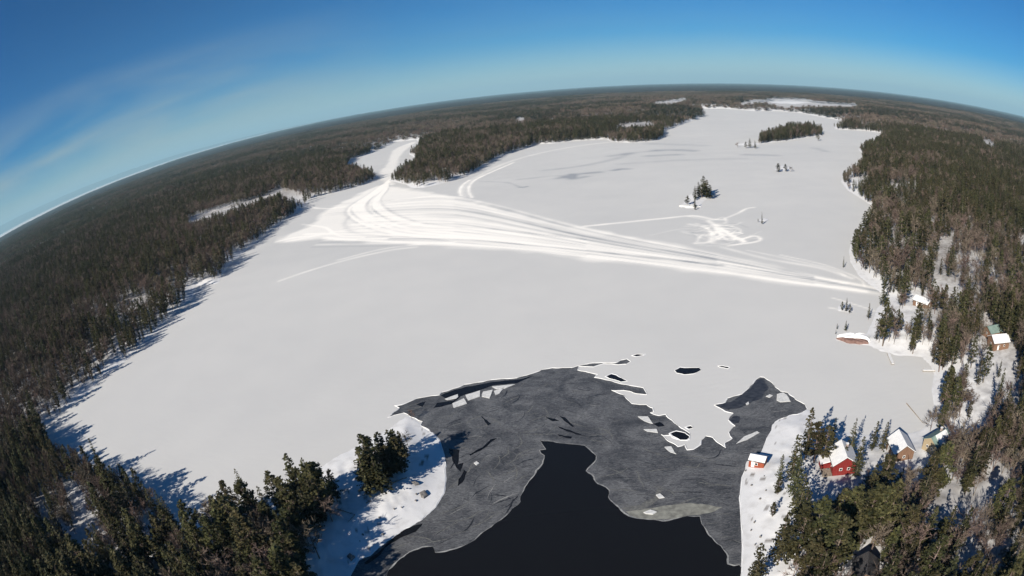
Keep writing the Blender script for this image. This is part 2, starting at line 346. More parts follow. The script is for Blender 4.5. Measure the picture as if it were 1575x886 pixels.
T += [([(600,367),(700,368),(820,377),(950,391),(1110,408)], 1.3, -.55), ([(500,366),(600,372),(750,380),(900,393),(1050,411),(1200,431),(1330,448)], 1.6, .4),
 ([(470,360),(560,360),(700,366),(850,377),(1000,392),(1150,410),(1300,436)], 1.5, .3),
 ([(900,348),(960,342),(1020,336),(1065,332),(1095,337),(1115,338)], 1.3, .5), ([(1060,333),(1085,338),(1100,338),(1112,334),(1117,342),(1105,344)], 1.2, .5),
 ([(1115,336),(1135,328),(1148,321),(1160,319)], .9, .4), ([(1085,352),(1110,346),(1135,351),(1138,358),(1120,356),(1100,350)], 1.1, .5),
 ([(1072,372),(1080,362),(1100,368),(1120,362),(1145,370),(1130,376),(1095,374)], 1.1, .5), ([(1140,368),(1160,363),(1170,367),(1162,372),(1120,378)], .9, .5),
 ([(1060,345),(1085,350),(1095,360),(1090,372),(1070,374)], 1.1, .4), ([(1090,340),(1110,352),(1125,362),(1145,372)], 1.4, .45), ([(1095,372),(1110,362),(1100,350)], 1.3, .4),
 ([(1000,362),(1050,352),(1090,356),(1130,368),(1105,378),(1070,376)], 1.0, .3), ([(1110,380),(1180,398),(1260,412),(1310,428)], 1.2, .25), ([(1150,385),(1220,400),(1280,414),(1300,424)], .8, .2),
 ([(1200,392),(1270,408),(1320,428),(1330,440)], .6, .25), ([(713,303),(711,293),(716,284),(735,272),(770,254),(820,238),(880,226),(935,219)], 2.2, .2), ([(726,304),(721,294),(724,283),(740,272),(790,250)], 1.0, .5), ([(709,301),(707,293),(712,284),(722,277)], .9, .45),
 ([(470,318),(500,321),(530,318)], 1.1, .45), ([(440,372),(490,362),(540,352),(600,347)], .9, .35), ([(430,432),(480,415),(540,398),(600,385),(640,380)], 1.2, .26), ([(520,400),(600,381),(700,372)], 1.0, .25), ([(465,345),(500,350),(520,362),(560,365)], .9, .3),
 ([(425,372),(450,366),(490,362)], 1.0, .4), ([(540,330),(530,345),(545,358),(600,364)], 1.5, -.2), ([(1310,478),(1290,476),(1275,473)], .5, .4), ([(1280,458),(1320,470),(1345,478)], .5, .3),
 ([(740,279),(780,281),(800,288)], 1.0, -.2), ([(800,288),(806,288),(810,287)], 1.2, -.5), ([(860,274),(890,268),(920,265)], 3.5, -.28), ([(880,268),(885,274),(900,272)], 3, -.3), ([(840,262),(890,256),(940,246),(970,236)], 3.5, -.16), ([(800,276),(860,270),(880,276)], 3, -.14),
 ([(945,262),(955,260),(965,260)], 3, -.35), ([(940,240),(975,235),(1010,232)], 4, -.18), ([(1010,231),(1050,231),(1065,232)], 5, -.28), ([(1000,240),(1040,238)], 5, -.2), ([(1000,221),(1080,224)], 6, -.12), ([(1150,238),(1190,239)], 5, -.2), ([(1255,228),(1270,233)], 4, -.16), ([(960,252),(1060,246),(1140,244)], 5, -.10)]
for k in range(34):
    c0, c1 = 1108 + random.gauss(0, 20), 358 + random.gauss(0, 7); dx = random.uniform(10, 34); dy = random.uniform(-5, 5); cv = random.uniform(-5, 5)
    T.append(([(c0 - dx, c1 + dy * .5), (c0 - dx * .3, c1 + cv), (c0 + dx * .4, c1 + cv * .8), (c0 + dx, c1 + dy)], random.uniform(.3, .8), random.choice((.25, .18, .3, -.12))))
for P, wd, am in T:
    if P[0][1] < 380 and 990 < P[0][0] < 1150 and len(P) > 5: am *= .5; wd *= .6
    Q = catmull(ground_poly(P), 5); lo = Q.min(0) - 12; hi = Q.max(0) + 12
    k = np.nonzero((x > lo[0]) & (x < hi[0]) & (y > lo[1]) & (y < hi[1]))[0]
    if len(k):
        d = dist_poly(x[k], y[k], Q, False); wm = wd * (1 + np.hypot(x[k], y[k]) / 900)
        pk[k] += am * np.exp(-(d / wm) ** 2) * (.65 + .7 * vnoise(x[k], y[k], 9, 77))
pk = np.minimum(pk, 1.0)
for k in range(30):      # ruts pressed into the packed band
    s = random.random(); v = random.uniform(-2, 2)
    P = [(500 + 90 * random.random(), 312 + 62 * s), (700, 306 + 72 * s + v), (900, 354 + 40 * s), (1100, 392 + 26 * s), (1250, 424 + 13 * s)][random.choice((0, 1)):random.choice((3, 4, 5))]
    if len(P) < 2: continue
    Q = catmull(ground_poly(P), 8); d = dist_poly(x, y, Q, False); pk -= random.uniform(.10, .26) * np.exp(-(d / (random.uniform(.5, 1.0) * (1 + np.hypot(x, y) / 700))) ** 2) * (.3 + vnoise(x, y, 30, 200 + k))
pk += (fbm(x, y, 60, 91, 3) - .5) * .07 + (fbm(x * .35, y, 16, 96, 2) - .5) * .05 * np.clip((np.hypot(x, y) - 250) / 300, 0, 1)
keep = (sd[F] < 2.5).any(1) & (np.hypot(x[F[:, 0]], y[F[:, 0]]) < 2600)
lake = grid_obj('frozen_lake', x, y, np.zeros(len(x)), F[keep], MAT['lake'], {'packed': pk})
tag(lake, kind='structure')

# ---- land under the woods
x, y, F = polar(20, 2600, .0095, -98, 88, 1100); sd = land_sd(x, y); z = land_z(x, y, sd)
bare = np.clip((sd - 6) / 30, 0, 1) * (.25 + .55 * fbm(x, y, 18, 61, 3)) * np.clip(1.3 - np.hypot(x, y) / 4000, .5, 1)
OPEN_GROUND = [[(470,900),(500,830),(522,775),(548,748),(575,748),(640,705),(650,655),(700,690),(700,760),(560,900)], [(1135,900),(1135,700),(1190,640),(1240,640),(1235,720),(1215,800),(1215,900)]]
for q in OPEN_GROUND + LAKE2: k_ = inpoly(*PX(x, y, z * 0), q); bare[k_] = np.where(fbm(x[k_], y[k_], 2.4, 88, 2) > .79, .7, 0) * (np.hypot(x[k_], y[k_]) < 300) - .45 * (q in LAKE2)
keep = (sd[F] > -2).any(1)
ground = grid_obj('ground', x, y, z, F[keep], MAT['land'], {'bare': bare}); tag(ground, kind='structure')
x2, y2, F2 = polar(2600, 90000, .03, -180, 180, 720)
r2 = np.hypot(x2, y2)
far = grid_obj('distant_ground', x2, y2, np.full(len(x2), -.6), F2, MAT['land'], {'bare': np.full(len(x2), .0)}); tag(far, kind='structure')
x3, y3, F3 = polar(10, 2650, .06, 86, 264, 120)
bk = grid_obj('ground_behind', x3, y3, np.full(len(x3), -.62), F3, MAT['land'], {'bare': np.full(len(x3), .3)}); tag(bk, kind='structure')

# ---- far canopy sheet (woods beyond the individually built trees) out to the great frozen bay
def far_edge(az):      # degrees -> radius where the woods stop
    return np.interp(az, [-100, -66, -58, -48, -38, -25, 0, 90], [8000, 9300, 10500, 12500, 17000, 27000, 60000, 60000])
x4, y4, F4 = polar(4600, 62000, .006, -95, 85, 500)
r4 = np.hypot(x4, y4); az4 = np.degrees(np.arctan2(x4, y4))
z4 = 4 + fbm(x4, y4, 1400, 31, 3) * 34 * np.clip((r4 - 4000) / 6000, .3, 1) + vnoise(x4, y4, 60, 33) * 5 + vnoise(x4, y4, 25, 34) * 3
edge = far_edge(az4) * (1 + (vnoise(az4 * 6, az4 * 0, 1, 4) - .5) * .12)
z4 = np.where(r4 > edge, -30, z4)
keep = (z4[F4] > -20).any(1)
can = grid_obj('distant_forest', x4, y4, z4, F4[keep], MAT['canopy']); tag(can, 'dark far-off woods stretching to the horizon behind the lake', 'forest', None, 'stuff')
# ---- low hills on the far side of the bay, left horizon
x5, y5, F5 = polar(52000, 70000, .03, -100, -18, 400)
r5 = np.hypot(x5, y5); az5 = np.degrees(np.arctan2(x5, y5))
z5 = np.sin(np.clip((r5 - 52000) / 12000, 0, 1) * math.pi / 2) * (np.interp(az5, [-100, -75, -60, -48, -38, -28, -18], [1300, 1200, 900, 640, 400, 170, 0]) * (.75 + .35 * fbm(az5 * 1.0, az5 * 0, 5, 8, 4)))
hills = grid_obj('hills', x5, y5, z5 - 5, F5, MAT['hill']); tag(hills, kind='structure')

# ------------------------------------------------------------------ thin ice, open water
ICE = [(530,900),(530,876),(551,861),(568,854),(594,832),(620,815),(647,800),(669,780),(683,757),(685,737),(683,702),(675,676),(665,666),(650,657),(661,662),(647,655),(649,649),(632,641),(621,635.5),(597,642),(614,628),(607,624),(618,622),(643,612.5),(676,607.7),
 (680,604),(714,592),(743,587.5),(762,583.7),(795,581),(820,574),(833,569),(849,566),(880,566),(886,563.6),(907,558.8),(926,557.8),(947,557.8),(955,554),(965,552),(969.5,556),(963,560.7),(947,560.7),(928,559.7),(913,564.5),(890,563.6),(889,569),(919,576),(914,581),(936,584.7),(955,591),(988,597),(995,606.7),(974,604.8),(959,600),(940,601),
 (959,607.7),(965,614.4),(972,621),(993.5,623),(1005,628),(1006,633.6),(1000,635.5),(1013,639),(1024,637.4),(1030,645),(1045,656.6),(1060,667),(1060,676),(1047,677.7),(1032,670),(1016,669),(1030,680),(1043,687),(1053,683.5),(1057,692),(1066,691),(1076,683.5),(1080,677),(1085.5,671),(1097,673),(1116,689),
 (1115,682),(1126,674),(1121,665),(1132,655),(1121,646.5),(1127.6,636),(1115,633),(1099,623.5),(1115,618.7),(1118,612),(1140,606),(1151,596.5),(1162.5,584),(1169,580),(1175,580.6),(1188,590),(1200.6,602),(1212,604),(1223,614),(1239,622),(1242,629),(1232,636),(1215,639),(1199,646),(1189,654),(1188,662),(1181,673),(1177,684),(1172,697),(1149,711),(1148,722),(1142,734),(1140,755),(1139,770),(1141,800),(1143,840),(1142,868),(1141,900)]
WATER = [(588,900),(597,876),(614,858),(631,850),(649,842),(665,841),(670,851),(700,844),(717,837),(740,823),(757,811),(783,787),(799,772),(800,760),(806,749),(818,736),(823,723),(834,713),(836,701),(830,693),(840,691),(833,683),(830,677),(843,678.6),(863,682),(883,683),(900,685),(908,691),(917,701),(917,707),(913,714),(903,724),(911,734),(920,744),(936,754),(937,764),(946,776),(958,784),(968,793),(980,798),(1006,800.6),(1034,799),(1057,794),(1077,794),(1079,806),(1091,823),(1111,839),(1117,851),(1121,866),(1129,869),(1138,868.6),(1141,900)]
def sheet(name, gp, z, m, step=.8, amp=.35, seed=3):
    gp = np.asarray(gp)
    gp = ragged(gp, step, amp, True, seed); V = [Vector((p[0], p[1], z)) for p in gp]
    F = [tuple(t) for t in tessellate_polygon([V])]
    F = [t if (V[t[1]] - V[t[0]]).cross(V[t[2]] - V[t[0]]).z > 0 else t[::-1] for t in F]
    return mesh_obj(name, [tuple(v) for v in V], F, m), gp
def close_near(P):  # carry the sheets on under the camera
    return np.vstack([ground_poly(P), np.array([[34, 18], [32, -58], [-58, -58], [-46, 26]]) * ALT / 75])
ice, ice_gp = sheet('thin_ice', close_near(ICE), .012, MAT['ice']); tag(ice, kind='structure')
water, water_gp = sheet('open_water', np.vstack([ground_poly(WATER), np.array([[26, 14], [24, -50], [-50, -50], [-38, 24]]) * ALT / 75]), .024, MAT['water'], 1.0, .5, 8); tag(water, kind='structure')
def ribbon(name, gp, wdt, z, m, closed=False, rise=0.0, seed=1):
    gp = np.asarray(gp); t = np.gradient(gp, axis=0); nrm = np.stack([-t[:, 1], t[:, 0]], -1); nrm /= np.maximum(np.linalg.norm(nrm, axis=1)[:, None], 1e-6)
    ww = wdt * np.clip(2.6 * vnoise(gp[:, 0], gp[:, 1], 2.2, seed) - .45, .06, 2)[:, None]
    A = gp - nrm * ww; B = gp + nrm * ww; n = len(gp); V = []; F = []
    for i in range(n):
        V += [(A[i][0], A[i][1], z), (gp[i][0], gp[i][1], z + rise), (B[i][0], B[i][1], z)]
    for i in range(n - 1):
        a = 3 * i; F += [(a, a + 1, a + 4, a + 3), (a + 1, a + 2, a + 5, a + 4)]
    return mesh_obj(name, V, F, m)
d_sh = dist_poly(ice_gp[:, 0], ice_gp[:, 1], shore)
near_cam = np.hypot(ice_gp[:, 0], ice_gp[:, 1]) < 60
lipid = [i for i in range(len(ice_gp)) if not near_cam[i]]
o = ribbon('snow_edge', ice_gp[lipid], .15, .02, MAT['lip'], rise=.12); tag(o, kind='structure')
wid = [i for i in range(len(water_gp)) if np.hypot(*water_gp[i]) > 56]
o = ribbon('ice_rim', water_gp[wid], .13, .034, MAT['rim'], rise=.01); tag(o, kind='structure')

HOLES = [[(677,608.6),(684,604.8),(714,595.5),(758,588),(797,584),(824,577),(810,582.8),(795,589.5),(758,593),(743,598),(718,606.7),(708,610.6),(695,622),(666,628),(672,620),(699,616),(683.6,612)],
 [(1038,570),(1046,565),(1060,566),(1076,565.5),(1079,570),(1066,575),(1052,576.5),(1041,574)], [(1104,563.5),(1112,562.6),(1122,565),(1120,567),(1109,565.8)], [(971,547),(980,545.2),(993,544.6),(990,547),(979,548.6)],
 [(985,643),(992,641),(998,644),(990,646)], [(1004,652),(1014,649),(1022,655),(1012,657)], [(1062,655),(1066,658),(1060,660),(1054,657)], [(1030,667),(1040,663),(1055,666),(1061,672),(1057,677),(1046,677),(1036,673)], [(931,579),(940,575),(948,577),(965,586),(955,587.5),(938,582)],
 [(684,668),(701,667),(711,660),(713,676),(695,676)], [(1099,624),(1112,619),(1124,619),(1140,607),(1153,598),(1164,584),(1174,583),(1182,596),(1172,612),(1150,622),(1136,628),(1120,630)], [(1121,647),(1128,640),(1138,641),(1136,650),(1128,652)],
 [(721,699),(743,687),(755,676),(769,672.5),(757,679),(746,690),(724,701)], [(706,738),(714,722),(719,726),(712,742),(704,748)], [(857,638),(868,642),(884,656),(880,657),(866,646)], [(858,656),(880,663),(900,671),(884,668),(862,659)], [(857,668),(880,672),(878,675),(860,671)],
 [(590,843),(620,826),(640,818),(650,806),(640,808),(622,814),(600,832)], [(560,866),(584,848),(592,841),(586,852),(564,868)], [(690,690),(706,692),(704,715),(712,712),(708,726),(698,712)], [(836,640),(860,647),(850,648)], [(640,622),(656,617),(650,626)],
 [(1170,700),(1177,688),(1181,676),(1186,668),(1182,684),(1176,697)], [(740,640),(756,652),(750,655)]]
for k, q in enumerate(HOLES):
    o, _ = sheet('water_lead' if k not in (1, 2, 3) else 'melt_hole', ground_poly(q), .03 + .004 * (k % 3), MAT['wet' if q[0] in ((1099, 624), (1121, 647), (684, 668)) else 'water'], .7, .25, 20 + k); tag(o, kind='structure')
    if k in (1, 2, 3, 6, 7, 8):
        o = ribbon('snow_edge', np.vstack([_, _[:1]]), .22, .03, MAT['lip'], rise=.1); tag(o, kind='structure')

# fine ridges, cracks and refrozen seams over the thin ice
ice_c = ground_poly([p for p in ICE]); wat_c = ground_poly(WATER); rs = random.Random(5)
for nm_, m_, cnt_, w0 in (('ice_seams', 'seam', 150, .10), ('ice_cracks', 'crack', 120, .09), ('frost_streaks', 'frost', 14, .10)):
    V = []; F = []; k_ = 0
    while k_ < cnt_:
        a_, b_ = rs.uniform(560, 1240), rs.uniform(568, 880)
        if not (inpoly(np.array(a_), np.array(b_), ICE) and not inpoly(np.array(a_), np.array(b_), WATER)): continue
        k_ += 1; p = G(a_, b_); east = a_ > 860
        ang = (rs.gauss(-.35, .3) if east else rs.gauss(.75, .35)); ln = rs.uniform(1.5, 7) * (1.5 if m_ == 'seam' else 1); cur = rs.gauss(0, .10); pts = []
        for j in range(int(ln / .5) + 3):
            pts.append(p.copy()); p = p + np.array([math.cos(ang), math.sin(ang)]) * .5; ang += cur * .5 + rs.gauss(0, .13)
        pts = np.array(pts); q_x, q_y = PX(pts[:, 0], pts[:, 1], np.zeros(len(pts)))
        if not inpoly(q_x, q_y, ICE).all() or inpoly(q_x, q_y, WATER).any(): continue
        t_ = np.gradient(pts, axis=0); nn = np.stack([-t_[:, 1], t_[:, 0]], -1) / np.linalg.norm(t_, axis=1)[:, None]; n0 = len(V)
        for j in range(len(pts)):
            wj = w0 * math.sin(math.pi * (j + .3) / (len(pts) - .4)) * rs.uniform(.5, 1.5) * (1 + (ln > 6)); zz_ = .018 + .0012 * (len(V) % 3) + .004 * ('seam', 'crack', 'frost').index(m_)
            V += [(*(pts[j] - nn[j] * wj), zz_), (*(pts[j] + nn[j] * wj), zz_)]
        F += [(n0 + 2 * j, n0 + 2 * j + 2, n0 + 2 * j + 3, n0 + 2 * j + 1) for j in range(len(pts) - 1)]
    F = [f[::-1] if (Vector(V[f[1]]) - Vector(V[f[0]])).cross(Vector(V[f[2]]) - Vector(V[f[0]])).z < 0 else f for f in F]
    tag(mesh_obj(nm_, V, F, MAT[m_]), kind='structure')
def floe(q, label, th=.14):
    g = ground_poly(q); c = g.mean(0); r = ragged(g, .7, .12, True, int(q[0][0]))
    b = MB(); b.prism([tuple(p - c) for p in (r if sum(r[i-1][0]*r[i][1]-r[i][0]*r[i-1][1] for i in range(len(r))) > 0 else r[::-1])], 0, th)
    o = b.build('ice_floe', MAT['floe']); o.location = (c[0], c[1], .03); tag(o, label, 'ice floe', 'white ice floes along the edge of the thin ice'); return o
floe([(684,614),(704,607),(705,611),(702,613),(688,616)], 'leftmost white floe, long and rounded, in the dark water lead')
floe([(696,621),(714,613),(718,621),(698,628)], 'square white floe below the long rounded one in the lead')
floe([(716,608),(739,601),(738,610),(720,616.5)], 'oblong white floe in the middle of the dark lead row')
floe([(743,603),(758,600),(753,613),(741,610.5)], 'white floe right of the oblong one, split by fine cracks')
floe([(760,602),(776,596.5),(768,605.5),(762,608)], 'small wedge shaped white floe near the narrow end of the lead')
floe([(757,595),(792,591.5),(776,598),(764,599)], 'thin sliver of white ice touching the upper lead edge')
floe([(1178,610),(1184,607),(1189,609),(1184,612)], 'little white lump in the dark pool beside the wooded point')
floe([(1195,607),(1204,604.5),(1210,608),(1216,618),(1200,619),(1194,616)], 'pale snow tongue lying on the thin ice by the spruces')
floe([(1147,621.5),(1151,618.5),(1152,621.5),(1149,623.5)], 'tiny round white ice lump alone in the dark pool')
floe([(981,641),(996,641),(1004,652),(990,648)], 'ragged white ice cake at the thin ice edge left of the grey lobe', .1)
floe([(990,661),(1010,660),(1012,666),(996,664)], 'white ice cake just above the broken lobe of thin ice', .1)
floe([(1022,688),(1032,687),(1040,699),(1030,696)], 'lowest ragged white ice cake on the thin ice edge', .1)
floe([(1144,672),(1164,664),(1168,666),(1150,676),(1132,683)], 'long narrow snow streak on thin ice beside the right shore', .08)
floe([(990,789),(1000,785),(1010,788),(1004,792),(994,791)], 'crumbled white ice heap at the rim of the black water', .2)
floe([(729,713),(733,710.5),(737,713),(733,716)], 'small white ice chip near the snowy peninsula', .2)
floe([(1009,762),(1015,760),(1022,766),(1014,767)], 'small white chip on the grey ice above the pale shelf', .2)
o, shp = sheet('pale_ice_shelf', ground_poly([(962,786),(985,785),(1020,779),(1050,774),(1080,776),(1112,780),(1100,786),(1077,793),(1057,793),(1034,798),(1006,799.5),(982,797),(970,792)]), .040, MAT['shelf'], .8, .3, 4); tag(o, kind='structure')
for q in ([(955,782),(985,776),(1005,766),(1012,752),(1018,750),(1012,768),(998,778),(972,786)],):
    o, _ = sheet('refrozen_streak', ground_poly(q), .036, MAT['seam'], .8, .3, 6); tag(o, kind='structure')

# ------------------------------------------------------------------ trees
def leaf(b, c, size, rnd, flat=.55):
    d = Vector((rnd.gauss(0, 1), rnd.gauss(0, 1), rnd.gauss(0, flat))).normalized() * size
    e = d.cross(Vector((rnd.gauss(0, .5), rnd.gauss(0, .5), 1))).normalized() * size * rnd.uniform(.5, .9)
    b.quad(Vector(c), d, e)
def trunk_mesh(H, r, rnd, k=6):
    b = MB(); lean = Vector((rnd.uniform(-.02, .02), rnd.uniform(-.02, .02), 1)); zs = [-.8, H * .35, H * .7, H]; rs = [r, r * .75, r * .4, .02]
    for i in range(3): b.cone(lean * zs[i], lean * zs[i + 1], rs[i], rs[i + 1], k)
    return b
def spruce(seed, H=13.0, R=2.3, lod=0):
    rnd = random.Random(seed); t = trunk_mesh(H, .17, rnd, 6 if lod == 0 else 3); b = MB()
    z = H * rnd.uniform(.08, .16); step = (.42, 1.0)[lod]; asym = rnd.uniform(0, 6.3)
    while z < H * .985:
        f = (z / H); L0 = R * (1 - f) ** .78 * (1.05 if f > .2 else .8) + .12
        for k in range(int((7, 4)[lod] * (1.1 - .5 * f)) + 1):
            a = rnd.uniform(0, 6.283); L = L0 * rnd.uniform(.55, 1.18) * (1 + .15 * math.cos(a - asym)); ca, sa = math.cos(a), math.sin(a)
            if lod == 0:
                n = max(1, int(L / .36))
                for j in range(n):
                    q = (j + .8) / n; p = (ca * L * q, sa * L * q, z - .28 * L * q + .1 * rnd.random() + .25 * L * q * q)
                    leaf(b, p, .21 + .17 * rnd.random(), rnd)
            else:
                d = Vector((ca, sa, -.25)) * L * .55; e = Vector((-sa, ca, rnd.uniform(-.3, .3))) * (.35 + .25 * L); b.quad(Vector((0, 0, z)) + d * .95, d, e)
        z += step * rnd.uniform(.8, 1.2)
    leaf(b, (0, 0, H - .1), .3, rnd, 2)
    return t, b
def pine(seed, H=15.0, R=3.1, lod=0):
    rnd = random.Random(seed); t = trunk_mesh(H * .96, .24, rnd, 6 if lod == 0 else 3); b = MB()
    z = H * rnd.uniform(.12, .26)
    while z < H * .97:
        f = (z / H); L0 = R * min(1, 1.5 * (1 - f) + .22) * (.7 if f < .4 else 1)
        for k in range((3, 2)[lod]):
            a = rnd.uniform(0, 6.283); L = L0 * rnd.uniform(.45, 1.15); ca, sa = math.cos(a), math.sin(a)
            if lod == 0:
                t.cone((0, 0, z - .1), (ca * L * .8, sa * L * .8, z + .12 * L), .05, .015, 3)
                for j in range(int(10 + 8 * L)):
                    q = rnd.uniform(.3, 1) ** .7; s = rnd.gauss(0, .32) * (.6 + L * .22)
                    leaf(b, (ca * L * q - sa * s, sa * L * q + ca * s, z + .13 * L * q + rnd.gauss(0, .18)), rnd.uniform(.16, .34), rnd, .45)
            else:
                d = Vector((ca, sa, .15)) * L * .55; e = Vector((-sa, ca, rnd.uniform(-.2, .2))) * (.5 + .3 * L); b.quad(Vector((0, 0, z)) + d * .95, d, e)
        z += (.5, .95)[lod] * rnd.uniform(.7, 1.3)
    for _ in range(10 if lod == 0 else 3): leaf(b, (rnd.gauss(0, .3), rnd.gauss(0, .3), H - rnd.random() * .9), .4, rnd)
    return t, b
def bare(seed, H=11.0, R=2.6, lod=0):
    rnd = random.Random(seed); t = trunk_mesh(H * .8, .13, rnd, 5 if lod == 0 else 3); b = MB()
    def sliver(p, d, L, wdt):
        s = d.cross(Vector((rnd.gauss(0, 1), rnd.gauss(0, 1), rnd.gauss(0, 1)))).normalized() * wdt; n = len(b.V)
        b.V += [tuple(p - s), tuple(p + s), tuple(p + d * L + s * .2)]; b.F.append((n, n + 1, n + 2))
    for k in range((14, 9)[lod]):
        f = rnd.uniform(.28, .98); a = rnd.uniform(0, 6.283); d = Vector((math.cos(a), math.sin(a), rnd.uniform(.5, 1.5))).normalized()
        L = R * rnd.uniform(.7, 1.3) * (1.25 - .6 * f); p = Vector((0, 0, H * .8 * f))
        sliver(p, d, L, (.07, .3)[lod]); sliver(p, d, L, (.07, .25)[lod])
        for j in range((9, 3)[lod]):
            q = rnd.uniform(.25, 1); dd = (d + Vector((rnd.gauss(0, .6), rnd.gauss(0, .6), rnd.gauss(.2, .4)))).normalized()
            l2 = L * rnd.uniform(.3, .65); pp = p + d * L * q; sliver(pp, dd, l2, (.05, .22)[lod])
            if lod == 0:
                for i in range(5):
                    d3 = (dd + Vector((rnd.gauss(0, .6), rnd.gauss(0, .6), rnd.gauss(.1, .4)))).normalized(); sliver(pp + dd * l2 * rnd.uniform(.2, 1), d3, l2 * rnd.uniform(.4, .9), .055)
    return t, b
KIND = {'spruce': (spruce, 'needles', 'spruce_tree'), 'pine': (pine, 'pine', 'pine_tree'), 'bare': (bare, 'twig', 'bare_tree')}
PROTO = {}
for kn, (fn, mn, nm) in KIND.items():
    for v in range(5):
        t, b = fn(100 * v + len(kn)); t.V = t.V
        tm = bpy.data.meshes.new('trunk'); tm.from_pydata(t.V, [], t.F); tm.materials.append(MAT['bark'])
        cm = bpy.data.meshes.new('crown'); cm.from_pydata(b.V, [], b.F); cm.materials.append(MAT[mn])
        PROTO[kn, v] = (tm, cm)
HT = {'spruce': 13.0, 'pine': 15.0, 'bare': 10.5}
def zat(px_, py_): 
    a = np.array([px_]); b = np.array([py_]); return float(land_z(a, b, land_sd(a, b))[0])
def tree(kn, v, xx, yy, scale, rz, z=None, wide=1.0):
    root = empty(KIND[kn][2], (xx, yy, (zat(xx, yy) if z is None else z) - .05), rz); root.scale = (scale * wide, scale * wide, scale)
    for n_, me in zip(('trunk', 'crown'), PROTO[kn, v]):
        o = bpy.data.objects.new(n_, me); COL.objects.link(o); o.parent = root
    return root

